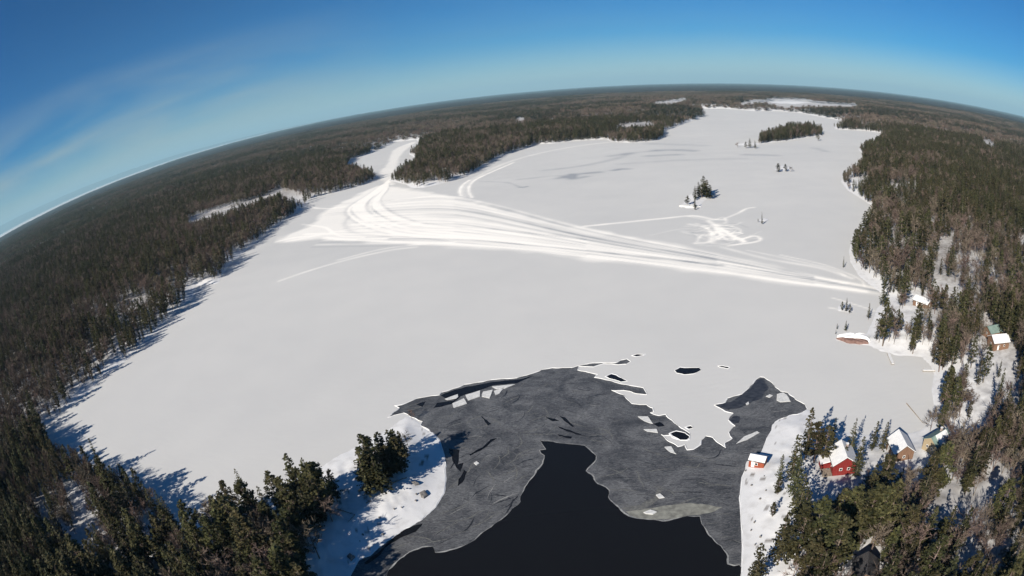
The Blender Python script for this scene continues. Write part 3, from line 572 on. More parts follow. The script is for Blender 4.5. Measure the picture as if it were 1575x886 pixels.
# hand placed trees: (kind, top pixel, height m, width, label)
HAND = [
 ('spruce',(1250,630),15,1.0,'tall narrow spruce at the tip of the right point by the thin ice'), ('pine',(1262,650),12,1.25,'broad dark conifer left of the big red cottage'),
 ('pine',(1276,655),11,1.2,'broad conifer just behind the peak of the red cottage'), ('spruce',(1286,643),10,.8,'thin spruce rising behind the broad conifers near the red cottage'),
 ('spruce',(1318,643),12,.75,'slim dark spruce standing right of the red cottage'), ('spruce',(1351,650),9,1.0,'small pointed spruce behind the brown cottage, left of its ridge'),
 ('spruce',(1366,650),9,1.0,'small spruce directly behind the ridge of the brown cottage'), ('spruce',(1215,785),14,1.15,'round full spruce alone on snow below the orange shed'),
 ('spruce',(1172,835),13,1.0,'spruce at the bottom edge nearest the ice on the right bank'), ('pine',(1200,735),5,1.1,'small scrubby conifer on the bank below the orange shed'),
 ('pine',(1192,770),4.5,1.0,'smallest bush-like conifer on the right bank'), ('spruce',(1228,668),13,.9,'spruce in the line left of the red cottage, near its far end'),
 ('spruce',(1232,700),13,1.0,'spruce in the line left of the red cottage, level with its wall'), ('spruce',(1240,728),13,1.1,'spruce just below and left of the red cottage'), ('spruce',(1245,750),12,1.2,'wide spruce below the red cottage deck'),
 ('spruce',(1205,700),8,.8,'short spruce between the orange shed and the spruce line'), ('spruce',(1330,672),12,.9,'blue green spruce against the right wall of the red cottage'),
 ('pine',(1302,688),6,.9,'low dark tree tucked behind the roof edge of the red cottage'),
 ('spruce',(1303,458),6,.9,'taller tree of the tiny rocky islet near the right shore'), ('pine',(1296,464),4,1.0,'left shrub like tree of the tiny islet near the right shore'), ('pine',(1308,468),4,1.0,'right shrub like tree of the tiny islet near the right shore'),
 ('spruce',(1302,493),4.2,1.1,'small dark lone conifer on ice above the granite spit'), ('spruce',(1288,497),2.5,.8,'tiny sapling left of the lone conifer above the granite spit'), ('spruce',(1286,507),1.8,.8,'tiniest sapling at the tip of the granite spit'),
 ('spruce',(1172,326),8,.6,'lone thin spruce standing out on the open ice'), ('pine',(1166,336),2.5,.8,'low shrub beside the lone thin spruce on the ice'), ('spruce',(1298,394),6,.6,'slim spruce on the ice just off the right shore woods'),
 ('spruce',(1338,466),7,.8,'thin spruce at the edge of the right shore beside the islet'),
 ('spruce',(1069,286),10,.9,'leftmost pointed spruce of the rocky triangle island'), ('spruce',(1074,279),12,1.0,'second pointed spruce of the rocky triangle island'), ('spruce',(1082,270),15,1.3,'tallest spruce in the middle of the triangle island'),
 ('spruce',(1087,277),13,1.2,'spruce right of the tallest on the triangle island'), ('spruce',(1092,284),11,1.2,'rightmost spruce of the triangle island'), ('pine',(1079,284),10,1.2,'broad pine at the front of the triangle island'), ('pine',(1086,286),9,1.3,'front right pine of the triangle island'), ('spruce',(1069,296),6,.8,'short spruce below the main clump of the triangle island'),
 ('pine',(1057,301),7,1.1,'small rounded tree on the low rocks of the triangle island'), ('spruce',(1068,305),7,.8,'small spruce near the rocky end of the triangle island'), ('spruce',(1069,312),5,.8,'tiniest spruce at the snowy rocks of the triangle island'),
 ('pine',(1197,251),9,1.1,'left round tree of the small three tree islet'), ('pine',(1208,252),8,1.0,'middle tree of the small three tree islet'), ('bare',(1216,255),6,1.0,'thin right hand tree of the small three tree islet'),
 ('spruce',(1153,213),13,1.0,'tallest tree on the low west end of the long island'), ('pine',(1147,218),9,1.0,'small tree on the low west end of the long island'), ('spruce',(1161,216),11,.9,'tree between the long island wood and its low west end'), ('bare',(1134,219),7,1.0,'outermost thin tree off the long island'),
 ('pine',(1258,205),12,1.0,'small tree alone off the east end of the long island'),
 ('spruce',(580,663),13,1.15,'tall conifer at the back of the clump on the snowy peninsula'), ('spruce',(594,660),13,1.1,'conifer at the right rear of the peninsula clump'), ('pine',(604,672),11,1.1,'right hand pine of the peninsula clump beside blue shadow'),
 ('spruce',(548,688),14,1.0,'pointed spruce at the left edge of the peninsula clump'), ('pine',(560,692),12,1.2,'broad olive pine filling the front of the peninsula clump'), ('spruce',(572,700),11,1.2,'front right spruce of the peninsula clump'), ('pine',(555,705),10,1.1,'lowest pine of the peninsula clump'), ('pine',(590,685),10,1.1,'pine in the middle of the peninsula clump'), ('spruce',(614,668),8,.9,'short spruce at the shadow side of the peninsula clump'),
 ('bare',(630,628),4,1.0,'small olive shrub leaning over ice at the peninsula tip'),
 ('spruce',(438,698),17,1.25,'tallest broad spruce in front of the lake at lower left'), ('spruce',(464,705),15,1.0,'spruce right of the tallest at lower left, near the blue shadow'), ('pine',(410,726),14,1.1,'pine left of the tallest spruce at lower left'), ('pine',(450,722),15,1.3,'full pine just under the tallest spruce at lower left'), ('pine',(428,735),15,1.2,'pine in the dark mass below the tallest spruce at lower left'), ('spruce',(470,735),14,1.2,'spruce at the right side of the dark mass at lower left'),
 ('spruce',(360,720),14,.9,'lone pointed spruce top against the lake, left of the tallest'), ('pine',(340,740),12,1.1,'pine beside the blue shadow notch at lower left'), ('spruce',(136,674),15,.9,'pointed spruce breaking the lake edge at far lower left'), ('pine',(122,686),13,1.1,'round pine left of the pointed spruce at far lower left'),
 ('pine',(505,722),8,1.0,'small snowy tree between the peninsula clump and the tallest spruce'), ('spruce',(395,748),11,1.0,'spruce at the lake edge among paler bare trees lower left'),
]
hand_xy = []
for k, (kn, (a, b), H, wd, lab) in enumerate(HAND):
    p = G(a, b, H)
    zz = zat(p[0], p[1])
    if zz > .3: p = G(a, b, H + zz)
    hand_xy.append(p); zz = max(zat(p[0], p[1]), 0)
    wd *= 1.75 if 1030 < a < 1270 and b < 325 else (1.4 if 535 < a < 620 and 650 < b < 712 else 1.15)
    t = tree(kn, k % 5, p[0], p[1], H / HT[kn], k * 1.7, zz, wd); tag(t, lab, 'tree')
hand_xy = np.array(hand_xy)

# ---- where the woods grow
LAKE_PX = [(p[0], p[1]) for p in SHORE]
CLEAR = LAKE2 + [
 [(1509,213),(1516,214),(1532,222),(1528,227),(1515,222)], [(1455,362),(1470,366),(1466,378),(1452,392),(1444,404),(1441,392)], [(1432,420),(1462,424),(1482,442),(1478,458),(1456,446),(1432,438)],
 [(1303,273),(1320,273),(1335,264),(1337,270),(1322,279),(1306,281)], [(1363,452),(1375,452),(1382,468),(1372,476)], [(1392,462),(1430,458),(1432,474),(1396,474)], [(1510,508),(1530,508),(1540,524),(1556,534),(1560,560),(1552,575),(1543,560),(1530,548)],
 [(1522,592),(1534,592),(1536,612),(1516,632),(1506,630),(1508,616)], [(1150,900),(1146,720),(1200,648),(1262,648),(1330,668),(1340,690),(1318,742),(1290,752),(1262,742),(1255,790),(1232,800),(1215,900)],
 [(1345,664),(1455,664),(1456,692),(1436,708),(1345,706)], [(1298,862),(1335,855),(1352,872),(1350,900),(1295,900)], [(1395,541),(1425,544),(1432,552),(1392,551)], [(298,430),(338,428),(340,434),(312,450),(292,464),(286,450)], [(174,525),(184,527),(183,538),(173,536)], [(168,548),(188,550),(180,566),(160,572)],
 [(96,742),(128,756),(150,800),(140,830),(110,850),(118,800)], [(395,742),(425,742),(425,775),(398,778)], [(470,900),(496,840),(512,790),(530,745),(560,748),(640,705),(650,655),(700,690),(700,760),(560,900)], [(498,705),(540,690),(556,700),(548,745),(520,760),(505,740)],
 [(640,236),(622,242),(640,246)], [(420,296),(440,292),(462,300),(470,310),(450,308)]]
SPARSE = [(1318,275,14,8,.6),(1385,290,40,16,.55),(1400,385,60,14,.6),(1400,470,50,30,.55),(1530,560,50,60,.7),(1500,420,40,40,.55),(1350,850,100,50,.8),(1530,800,50,90,.8),(130,810,40,30,.7),(230,470,60,60,.8),(480,300,30,10,.5),(1000,190,60,8,.6),(650,270,60,18,.8),(440,770,60,60,.9)]
def jgrid(x0, x1, y0, y1, s, seed):
    g = np.random.default_rng(seed); nx, ny = int((x1 - x0) / s), int((y1 - y0) / s)
    X, Y = np.meshgrid(x0 + np.arange(nx) * s, y0 + np.arange(ny) * s); X = X.ravel() + g.uniform(-.48, .48, X.size) * s; Y = Y.ravel() + g.uniform(-.48, .48, Y.size) * s
    return X, Y
def in_view(X, Y, m=60):
    a, b = PX(X, Y, np.full(len(X), 8.0)); f = (Y > -60) | (X > 0)
    return (a > -m) & (a < 1575 + m) & (b > 60) & (b < 886 + m + 60) & ((X * _Yw[0] + Y * _Yw[1]) > -220)
_Yw = np.array([0, 1.0])
def plant(X, Y, Hm, sdmin, seed):
    k = in_view(X, Y); X, Y = X[k], Y[k]
    S = land_sd(X, Y); k = S > sdmin; X, Y, S = X[k], Y[k], S[k]
    g = np.random.default_rng(seed); H = Hm * g.uniform(.45, 1.25, len(X)) * (.85 + .3 * vnoise(X, Y, 30, 144)); Z = land_z(X, Y, S)
    ok = np.ones(len(X), bool); onisl = np.zeros(len(X), bool)
    for q in isl: onisl |= inpoly(X, Y, q)
    small = vnoise(X, Y, 8, 130) > (.77 - .11 * ((X > 0) & (np.hypot(X, Y) < 420))); ok &= ~(small & (np.hypot(X, Y) < 500)); ok &= ~((vnoise(X, Y, 45, 140) > .955) & (fbm(X, Y, 400, 141) > .45) & (np.hypot(X, Y) > 600))
    ja = g.normal(0, 1.6, len(X)); jb = g.normal(0, .9, len(X))
    for f in (0.1, .5, .8):
        a, b = PX(X, Y, Z + H * f); rr_ = np.hypot(X, Y) > 350; a = a + rr_ * ja; b = b + rr_ * jb
        for q in CLEAR: ok &= ~inpoly(a, b, q)
        if f > .2:
            ins = inpoly(a, b, LAKE_PX) & (np.hypot(X, Y) > 30) & ~onisl
            ok &= ~(ins & (g.random(len(X)) < (.985 if f > .7 else 1)))
        if f == .5:
            for (cx_, cy_, rx, ry, keep_) in SPARSE:
                e = ((a - cx_) / rx) ** 2 + ((b - cy_) / ry) ** 2 < 1
                ok &= ~(e & ((g.random(len(X)) > keep_) | (fbm(X, Y, 22, 71, 2) > .42 + .3 * keep_)))
    X, Y, S, H, Z = X[ok], Y[ok], S[ok], H[ok], Z[ok]
    return X, Y, Z, S, H
# islands get trees on purpose; main woods
A_ = plant(*jgrid(-300, 300, -90, 300, 3.05, 1), 12.0, 1.2, 5); ra = np.hypot(A_[0], A_[1]); ka = (ra > 25) & (ra <= 270)
B_ = plant(*jgrid(-1350, 1400, -90, 1400, 4.0, 4), 12.0, 1.2, 8); rb = np.hypot(B_[0], B_[1]); kb = (rb > 270) & (rb < 1350)
X1, Y1, Z1, S1, H1 = [np.concatenate([p[ka], q[kb]]) for p, q in zip(A_, B_)]; r1 = np.hypot(X1, Y1)
dh = np.full(len(X1), 1e9)
for p in hand_xy: dh = np.minimum(dh, np.hypot(X1 - p[0], Y1 - p[1]))
small_isl = np.zeros(len(X1), bool)
for q in isl[1:]: small_isl |= inpoly(X1, Y1, q)
k = (dh > 2.2) & ~small_isl; X1, Y1, Z1, S1, H1, r1 = X1[k], Y1[k], Z1[k], S1[k], H1[k], r1[k]
px1, py1 = PX(X1, Y1, Z1 + H1 * .6)
g = np.random.default_rng(3); mixn = fbm(X1, Y1, 60, 15, 3); u = g.random(len(X1))
pbare = np.clip(.18 + 1.5 * (mixn - .42), .08, .8); pbare = np.where((X1 < -60) & (Y1 > 60), pbare + .25, pbare * .95); pbare = np.where(S1 < 6, pbare * .5, pbare)
ipx = inpoly(X1, Y1, isl[0]); pbare = np.where(ipx, .3, pbare)
kind1 = np.where(u < pbare, 2, np.where(g.random(len(X1)) < .5, 1, 0))
H1 = H1 * np.array([1.0, 1.12, .85])[kind1]
inf = (px1 > -5) & (px1 < 1580) & (py1 > 0) & (py1 < 905)
order = np.argsort(np.where(inf, r1 ** 2 + ALT ** 2, 1e12))
cnt = [0, 0]; near = []; names = ['spruce', 'pine', 'bare']
hand_con = sum(1 for h in HAND if h[0] != 'bare')
LIM = [300 - hand_con, 290]
used = np.zeros(len(X1), bool)
def region(a, b, bare_, w_=0):
    kindw = 'bare grey brown hardwood' if bare_ else 'dark green conifer'
    if a < 260 and b > 640: return f'{kindw} in the dense wood filling the lower left corner', 'wood in the lower left corner'
    if a < 560 and b > 640: return f'{kindw} in the near wood between lower left corner and peninsula', 'wood at lower left beside the peninsula'
    if a < 560: return f'{kindw} along the left shore of the lake', 'wood along the left shore'
    if b > 760: return f'{kindw} in the wood at the bottom right below the cottages', 'wood below the cottages'
    if a > 1455: return f'{kindw} near the right picture edge beyond the cottages', 'wood at the right edge'
    if b > 600: return f'{kindw} growing close round the cottages on the right', 'trees round the cottages'
    return f'{kindw} on the right shore behind the granite spit', 'wood behind the granite spit'
for i in order:
    if not inf[i]: break
    c = 1 if kind1[i] == 2 else 0
    if cnt[c] >= LIM[c]: continue
    cnt[c] += 1; used[i] = True
    kn = names[kind1[i]]; t = tree(kn, int(g.integers(5)), X1[i], Y1[i], H1[i] / HT[kn], g.uniform(0, 6.28), Z1[i], g.uniform(1.1, 1.55))
    lab, grp = region(px1[i], py1[i], c); tag(t, lab, 'tree', grp)
rest = ~used

# ---- instanced woods
def proto_collection(name, objs):
    c = bpy.data.collections.new(name)
    for i, o in enumerate(objs): o.name = f'{name}_{i:02d}'; c.objects.link(o)
    return c
def joined(parts, name):     # parts: [(verts, faces, material index)]
    V = []; F = []; mi = []
    for v, f, m_ in parts:
        n = len(V); V += v; F += [tuple(i + n for i in q) for q in f]; mi += [m_] * len(f)
    me = bpy.data.meshes.new(name); me.from_pydata(V, [], F); return me, mi
def proto(kn, seed, lod):
    fn, mn, _ = KIND[kn]; t, b = fn(seed, lod=lod); me, mi = joined([(t.V, t.F, 0), (b.V, b.F, 1)], 'proto')
    me.materials.append(MAT['bark']); me.materials.append(MAT[mn]); me.polygons.foreach_set('material_index', mi); return bpy.data.objects.new('proto', me)
def clump(seed, kinds, n=13, size=15.0):
    rnd = random.Random(seed); parts = []
    for i in range(n):
        kn = rnd.choice(kinds); t, b = KIND[kn][0](seed * 50 + i, lod=1); s = rnd.uniform(.65, 1.2) * (12 / HT[kn] if kn != 'bare' else 1); a = rnd.uniform(0, 6.3); ca, sa = math.cos(a) * s * 1.25, math.sin(a) * s * 1.25
        ox, oy = rnd.uniform(-.5, .5) * size, rnd.uniform(-.5, .5) * size
        v = [(p[0] * ca - p[1] * sa + ox, p[0] * sa + p[1] * ca + oy, p[2] * s) for p in b.V]; parts.append((v, b.F, 2 if kn == 'bare' else (1 if kn == 'pine' else 0)))
    me, mi = joined(parts, 'proto')
    for m_ in ('needles', 'pine', 'twig'): me.materials.append(MAT[m_])
    me.polygons.foreach_set('material_index', mi); return bpy.data.objects.new('proto', me)
def scatter(name, P, idx, sc, coll, label):
    me = bpy.data.meshes.new(name); me.vertices.add(len(P)); me.vertices.foreach_set('co', np.asarray(P, np.float32).ravel())
    a = me.attributes.new('pick', 'INT', 'POINT'); a.data.foreach_set('value', np.asarray(idx, np.int32))
    a = me.attributes.new('grow', 'FLOAT', 'POINT'); a.data.foreach_set('value', np.asarray(sc, np.float32))
    a = me.attributes.new('turn', 'FLOAT', 'POINT'); a.data.foreach_set('value', RNG.uniform(0, 6.283, len(P)).astype(np.float32))
    o = bpy.data.objects.new(name, me); COL.objects.link(o)
    ng = bpy.data.node_groups.new(name, 'GeometryNodeTree'); ng.interface.new_socket('Geometry', in_out='INPUT', socket_type='NodeSocketGeometry'); ng.interface.new_socket('Geometry', in_out='OUTPUT', socket_type='NodeSocketGeometry')
    N = ng.nodes.new; K = ng.links.new; gi = N('NodeGroupInput'); go = N('NodeGroupOutput'); ip = N('GeometryNodeInstanceOnPoints'); ci = N('GeometryNodeCollectionInfo')
    ci.inputs[0].default_value = coll; ci.inputs['Separate Children'].default_value = True; ci.inputs['Reset Children'].default_value = True
    def at(nm, ty):
        q = N('GeometryNodeInputNamedAttribute'); q.data_type = ty; q.inputs[0].default_value = nm; return q.outputs[0]
    cx_ = N('ShaderNodeCombineXYZ'); er = N('FunctionNodeEulerToRotation'); K(at('turn', 'FLOAT'), cx_.inputs[2]); K(cx_.outputs[0], er.inputs[0])
    K(gi.outputs[0], ip.inputs['Points']); K(ci.outputs[0], ip.inputs['Instance']); ip.inputs['Pick Instance'].default_value = True
    K(at('pick', 'INT'), ip.inputs['Instance Index']); K(er.outputs[0], ip.inputs['Rotation']); K(at('grow', 'FLOAT'), ip.inputs['Scale']); K(ip.outputs[0], go.inputs[0])
    md = o.modifiers.new('scatter', 'NODES'); md.node_group = ng
    tag(o, label, 'forest', None, 'stuff'); return o
con = proto_collection('conifers', [proto('spruce', 500 + i, 0) for i in range(5)] + [proto('pine', 600 + i, 0) for i in range(5)])
har = proto_collection('hardwoods', [proto('bare', 700 + i, 0) for i in range(6)])
k = rest & (kind1 != 2); kk = kind1[k]; n = k.sum()
scatter('conifer_forest', np.stack([X1[k], Y1[k], Z1[k]], -1), np.where(kk == 0, 0, 5) + RNG.integers(0, 5, n), H1[k] / np.where(kk == 0, 13, 15.) * 1.08, con, 'dark conifers of the woods all round the frozen lake')
k = rest & (kind1 == 2); n = k.sum()
scatter('hardwood_forest', np.stack([X1[k], Y1[k], Z1[k]], -1), RNG.integers(0, 6, n), H1[k] / 10.5 * 1.15, har, 'leafless brown hardwoods mixed through the woods round the lake')
# beyond 950 m: clumps of trees
X2, Y2, Z2, S2, H2 = plant(*jgrid(-5200, 5200, 0, 5300, 15.0, 2), 12.0, 5, 6)
rr2 = np.hypot(X2, Y2); k = (rr2 > 1345) & (rr2 < 5100); X2, Y2, Z2, H2, rr2 = X2[k], Y2[k], Z2[k], H2[k], rr2[k]
m2 = fbm(X2, Y2, 260, 19, 3) + (g.random(len(X2)) - .5) * .08 + (vnoise(X2, Y2, 90, 150) - .5) * .25
cl = proto_collection('clumps', [clump(1 + i, ['spruce', 'pine', 'pine', 'spruce', 'pine', 'bare'], 15) for i in range(3)] + [clump(11 + i, ['bare', 'bare', 'bare', 'bare', 'pine']) for i in range(3)])
scatter('far_forest', np.stack([X2, Y2, Z2 - .5], -1), np.where(m2 > .5, 3, 0) + RNG.integers(0, 3, len(X2)), H2 / 12, cl, 'mixed dark woods covering the land beyond the lake')
print('trees', len(X1), 'clumps', len(X2), 'near', cnt)

# ------------------------------------------------------------------ buildings
def gable(name, label, cat, cpx, L_, W_, wall_h, rise, yaw, wall_m, roof_m='snow', over=.5, base=None, chimney=None, door=True, wins=(2, 2), snow=.22, snow_half=None):
    """gabled building: ridge along local x; parts wall, roof, snow_cover, door, window, chimney"""
    p = G(*cpx); zz = max(zat(p[0], p[1]), 0) + .1 if base is None else base
    r = empty(name, (p[0], p[1], zz), yaw); tag(r, label, cat); r.scale = (.88, .88, .88)
    b = MB(); n = 0
    hx, hy = L_ / 2, W_ / 2
    b.V = [(-hx, -hy, -1.5), (hx, -hy, -1.5), (hx, hy, -1.5), (-hx, hy, -1.5), (-hx, -hy, wall_h), (hx, -hy, wall_h), (hx, hy, wall_h), (-hx, hy, wall_h), (-hx, 0, wall_h + rise), (hx, 0, wall_h + rise)]
    b.F = [(0, 1, 5, 4), (2, 3, 7, 6), (1, 2, 6, 9, 5), (3, 0, 4, 8, 7)]; b.build('wall', MAT[wall_m], r)
    sl = rise / hy; ox, oy = hx + over, hy + over; ze = wall_h - sl * over
    def slab(t0, t1, sx, sy0, m_, nm, par):
        q = MB()
        for s in (-1, 1):
            P0 = [(-sx, 0, wall_h + rise + t0), (sx, 0, wall_h + rise + t0), (sx, s * sy0, wall_h + rise - sl * sy0 + t0), (-sx, s * sy0, wall_h + rise - sl * sy0 + t0)]
            P1 = [(a, b_, c + (t1 - t0)) for a, b_, c in P0]
            if s == 1: P0 = P0[::-1]; P1 = P1[::-1]
            q.hexa(P0[::-1] if False else P0) if False else q.hexa(P0 + P1)
        return q.build(nm, MAT[m_], par)
    rf = slab(.02, .16, ox, oy, roof_m if roof_m != 'snow' else 'shingle', 'roof', r)
    if snow: slab(.163, .163 + snow, ox - .08, oy - .12, 'snow', 'snow_cover', rf)
    def win(cx_, cy_, cz, nx, ny, w_=.9, h_=.9):
        f = MB(); f.box((cx_ + nx * .04, cy_ + ny * .04, cz), (w_ if ny else .09, w_ if nx else .09, h_)); fo = f.build('window', MAT['white'], r)
        q = MB(); q.box((cx_ + nx * .075, cy_ + ny * .075, cz), (w_ - .2 if ny else .06, w_ - .2 if nx else .06, h_ - .2)); q.build('pane', MAT['glass'], fo)
    for i in range(wins[0]):
        for s in (-1, 1): win(-hx + L_ * (i + 1) / (wins[0] + 1), s * hy, wall_h * .55, 0, s)
    for s in (-1, 1):
        for i in range(wins[1]): win(s * hx, -hy + W_ * (i + 1) / (wins[1] + 1) * 1.0, wall_h * .55, s, 0)
    if door:
        q = MB(); q.box((-hx * .45, -hy - .035, 1.0), (.95, .07, 2.0)); d = q.build('door', MAT['white' if wall_m != 'tan' else 'brown'], r)
    if chimney:
        q = MB(); q.box((chimney[0], chimney[1], wall_h + rise - .3), (.7, .7, 2.2)); c = q.build('chimney', MAT['brick'], rf)
        q = MB(); q.box((chimney[0], chimney[1], wall_h + rise + .9), (.8, .8, .18)); q.build('chimney_cap', MAT['snow'], rf)
    return r
def yaw_px(a, b):
    A = G(*a); B = G(*b); v = B - A; return math.atan2(v[1], v[0])
# red cottage: ridge runs away from the camera, gable end towards it
rc = gable('red_cottage', 'large red cottage with snowy roof on the right point', 'cottage', (1291,727), 8.4, 7.2, 3.4, 2.4, yaw_px((1291,700), (1303,738)), 'red', chimney=(-1.5, 1.2), wins=(2, 2))
b = MB(); b.box((2.6, -5.2, .55), (5, 3.0, .16)); b.build('deck', MAT['wood'], rc)
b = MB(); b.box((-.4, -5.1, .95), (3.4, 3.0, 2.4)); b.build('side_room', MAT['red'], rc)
b = MB(); b.hexa([(-2.3, -6.9, 2.2), (1.5, -6.9, 2.2), (1.5, -3.62, 2.9), (-2.3, -3.62, 2.9), (-2.3, -6.9, 2.5), (1.5, -6.9, 2.5), (1.5, -3.62, 3.2), (-2.3, -3.62, 3.2)]); b.build('side_roof', MAT['snow'], rc)
gable('shed', 'small orange red shed with snowy roof at the edge of thin ice', 'shed', (1165,716), 4.6, 3.2, 2.1, .8, yaw_px((1150,714), (1176,719)), 'orange', wins=(1, 0), over=.3)
gable('brown_cottage', 'brown cottage with two snowy roof slopes between red and tan cottages', 'cottage', (1381,704), 8.6, 7.0, 3.0, 2.5, yaw_px((1374,678), (1394,720)), 'brown', wins=(2, 1))
# tan cottage with a lower wing
tcx = gable('tan_cottage', 'tan walled cottage with half cleared grey green roof, rightmost at the cove', 'cottage', (1436,697), 7.6, 6.6, 3.6, 1.9, yaw_px((1424,688), (1442,677)), 'tan', 'green', wins=(2, 2), snow=0, chimney=(2.2, .8))
b = MB(); b.hexa([(-2.2, -3.5, 3.66), (3.4, -3.5, 3.66), (3.4, -.25, 5.56), (-2.2, -.25, 5.56), (-2.2, -3.5, 3.9), (3.4, -3.5, 3.9), (3.4, -.25, 5.8), (-2.2, -.25, 5.8)]); b.build('snow_cover', MAT['snow'], tcx)
b = MB(); b.box((1, -4.9, .5), (7, 3, .15)); b.build('deck', MAT['wood'], tcx)
gable('garage', 'plain garage with grey green roof in the clearing at the right edge', 'garage', (1523,529), 8.5, 7.5, 3.0, 1.7, yaw_px((1514,522), (1528,519)), 'brown', 'green', snow=0, wins=(1, 1))
gable('white_roofed_house', 'house with thick snow on its roof beside the green roofed garage', 'house', (1532,545), 10, 7.5, 3.2, 2.0, yaw_px((1520,536), (1538,534)), 'brown', wins=(2, 1))
gable('cabin', 'low brown cabin with snowy roof half hidden in the woods above the cove', 'cabin', (1418,478), 9.5, 6, 2.4, 1.4, yaw_px((1410,468), (1430,476)), 'brown', wins=(2, 1))
gable('dark_roofed_cabin', 'dark roofed cabin cut off by the bottom edge at lower right', 'cabin', (1322,898), 7, 6, 2.6, 2.2, yaw_px((1322,900), (1324,880)), 'brown', 'shingle', snow=0, wins=(1, 1))

# ------------------------------------------------------------------ rocks, logs, docks
def lump(name, label, cat, q, h, m, seed=1, group=None):
    g_ = ground_poly(q); c = g_.mean(0); r = ragged(g_, .8, .3, True, seed); 
    b = MB(); n = len(r); rings = [(1.0, -.3), (.97, h * .5), (.8, h * .9), (.45, h * 1.05), (.12, h)]
    for s, zz in rings:
        for p in r: dd = (p - c) * s; b.V.append((dd[0], dd[1], zz * (.8 + .4 * float(vnoise(p[0], p[1], 1.6, seed)))))
    for i in range(len(rings) - 1):
        for j in range(n): b.F.append((i * n + j, i * n + (j + 1) % n, (i + 1) * n + (j + 1) % n, (i + 1) * n + j))
    b.F.append(tuple((len(rings) - 1) * n + j for j in range(n)))
    o = b.build(name, m); o.location = (c[0], c[1], max(zat(c[0], c[1]), 0)); tag(o, label, cat, group); return o
lump('granite_ledge', 'pinkish brown bare granite ledge jutting from the right shore', 'rock', [(1286,522),(1300,521),(1318,523),(1334,524),(1336,530),(1318,529.5),(1302,527.5)], .8, MAT['ledge'], 3)
lump('snow_bank', 'rounded snow bank lying on top of the granite ledge', 'snow bank', [(1287,520),(1300,517.5),(1318,518),(1338,520),(1338,527),(1318,525),(1300,523.5)], 1.5, MAT['snow'], 13)
rk = random.Random(31)
for k in range(22):   # stones along the two near snow banks
    if k < 14: b_ = 725 + k * 11.5; a_ = 1146 + rk.uniform(0, 42); lb = 'small dark stone poking through snow on the right bank below the shed'; gr = 'stones on the right bank'
    else: f_ = (k - 14) / 8; a_ = 560 + 105 * f_ + rk.uniform(-22, 4); b_ = 846 - 90 * f_ + rk.uniform(-14, 0); lb = 'small dark stone in the snow near the ice edge of the peninsula'; gr = 'stones on the peninsula'
    s_ = rk.uniform(1.0, 2.3); lump('stone', lb, 'stone', [(a_ - s_, b_), (a_, b_ - s_ * .7), (a_ + s_, b_ - .2), (a_ + s_ * .3, b_ + s_ * .7)], rk.uniform(.2, .45), MAT['rock'], 40 + k, gr)
lump('boulder', 'grey boulder on the peninsula snow near the right bend', 'rock', [(646,762),(653,758),(658,764),(653,769),(647,768)], .6, MAT['rock'], 5)
lump('boulder', 'small grey boulder on the peninsula above the bigger one', 'rock', [(634,749),(641,747),(646,750),(640,753)], .5, MAT['rock'], 6)
lump('snowy_rock', 'snow capped low rocks at the near end of the triangle island', 'rock', [(1044,318),(1055,316),(1068,317),(1078,319),(1062,320)], .7, MAT['floe'], 7)
lump('boulder', 'grey rock at the ice edge low on the peninsula', 'rock', [(534,858),(540,853),(548,858),(541,864)], .7, MAT['rock'], 8)
lump('boulder', 'dark rock in the snow below the red cottage deck', 'rock', [(1267,727),(1272,730),(1274,738),(1269,736)], .7, MAT['rock'], 9)
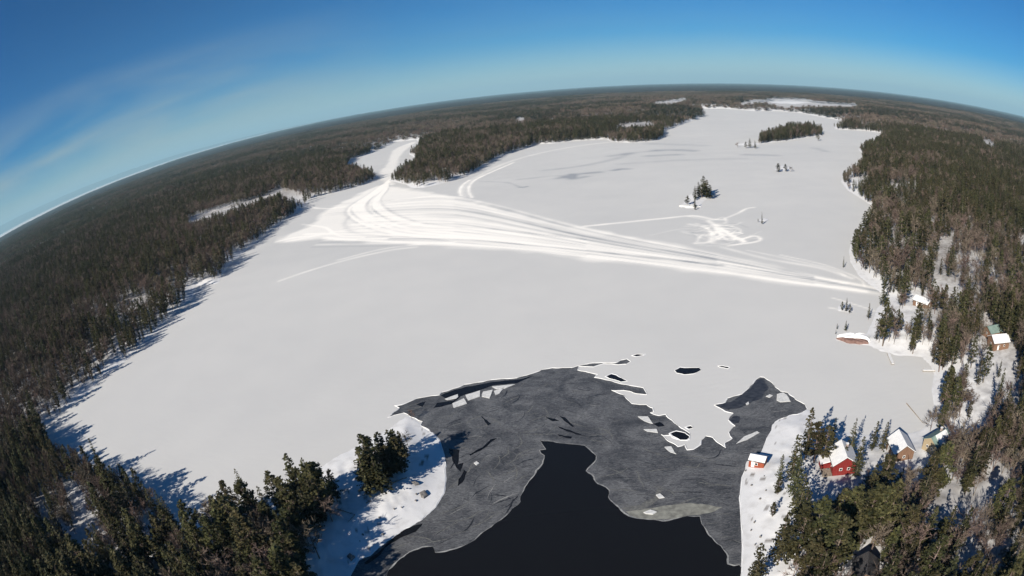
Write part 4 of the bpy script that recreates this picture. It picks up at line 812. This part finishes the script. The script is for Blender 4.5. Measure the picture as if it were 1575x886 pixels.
def log(a, b_, r, label, name='fallen_log', z=.15, cat='log', m='wood', branches=3):
    A = G(*a); B = G(*b_); za = max(zat(*A), 0) + z; zb = max(zat(*B), 0) + z; c = (A + B) / 2
    q = MB(); P0 = Vector((*(A - c), za)); P1 = Vector((*(B - c), zb)); q.cone(P0, P1, r, r * .5, 6); rnd = random.Random(int(a[0]))
    for i in range(branches):
        f = rnd.uniform(.4, .9); p = P0.lerp(P1, f); d = Vector((rnd.gauss(0, 1), rnd.gauss(0, 1), .4)).normalized(); q.cone(p, p + d * 1.0, r * .35, .02, 4)
    o = q.build(name, MAT[m]); o.location = (c[0], c[1], 0); tag(o, label, cat)
log((597,757), (628,743), .25, 'longest driftwood log lying across the peninsula snow'); log((522,792), (550,802), .14, 'thin fallen trunk low on the peninsula, near shadow edge'); log((550,802), (538,812), .10, 'short branch touching the thin fallen trunk'); log((566,783), (573,779), .16, 'stubby log alone in the middle of the peninsula snow')
log((1394,621), (1419,651), .16, 'long dark pole lying out on the ice off the cove shore', 'pole', .2, 'pole', 'wood', 0)
def dock(a, b_, wdt, label):
    A = G(*a); B = G(*b_); v = B - A; Ln = np.linalg.norm(v); r = empty('dock', (*((A + B) / 2), 0), math.atan2(v[1], v[0])); tag(r, label, 'dock')
    q = MB(); q.box((0, 0, .5), (Ln, wdt, .12)); q.build('deck', MAT['wood'], r); q = MB(); q.box((0, 0, .64), (Ln * .98, wdt * .9, .15)); q.build('snow_cover', MAT['snow'], r)
    for s in (-1, 1):
        for e in (-1, 1):
            q = MB(); q.cone((s * Ln * .42, e * wdt * .4, -.3), (s * Ln * .42, e * wdt * .4, .9), .08, .08, 6); q.build('post', MAT['wood'], r)
dock((1366,545), (1373,562), 1.2, 'narrow snowy dock reaching onto the ice below the granite ledge'); dock((1418,571.5), (1438,571.5), 1.2, 'narrow snowy dock on the east shore of the cove')

# ------------------------------------------------------------------ air
hz = MB(); hz.box((0, 0, 590), (190000, 190000, 1200 + 4)); hz = hz.build('haze', None); tag(hz, 'thin blue winter haze over the land', 'haze', None, 'stuff')
hm = bpy.data.materials.new('haze'); hm.use_nodes = True; t = hm.node_tree; t.nodes.clear(); ou = t.nodes.new('ShaderNodeOutputMaterial'); pv = t.nodes.new('ShaderNodeVolumePrincipled')
pv.inputs['Color'].default_value = (.46, .76, .90, 1); pv.inputs['Density'].default_value = 3.6e-5; pv.inputs['Anisotropy'].default_value = 0.0
t.links.new(pv.outputs[0], ou.inputs['Volume']); hz.data.materials.append(hm)
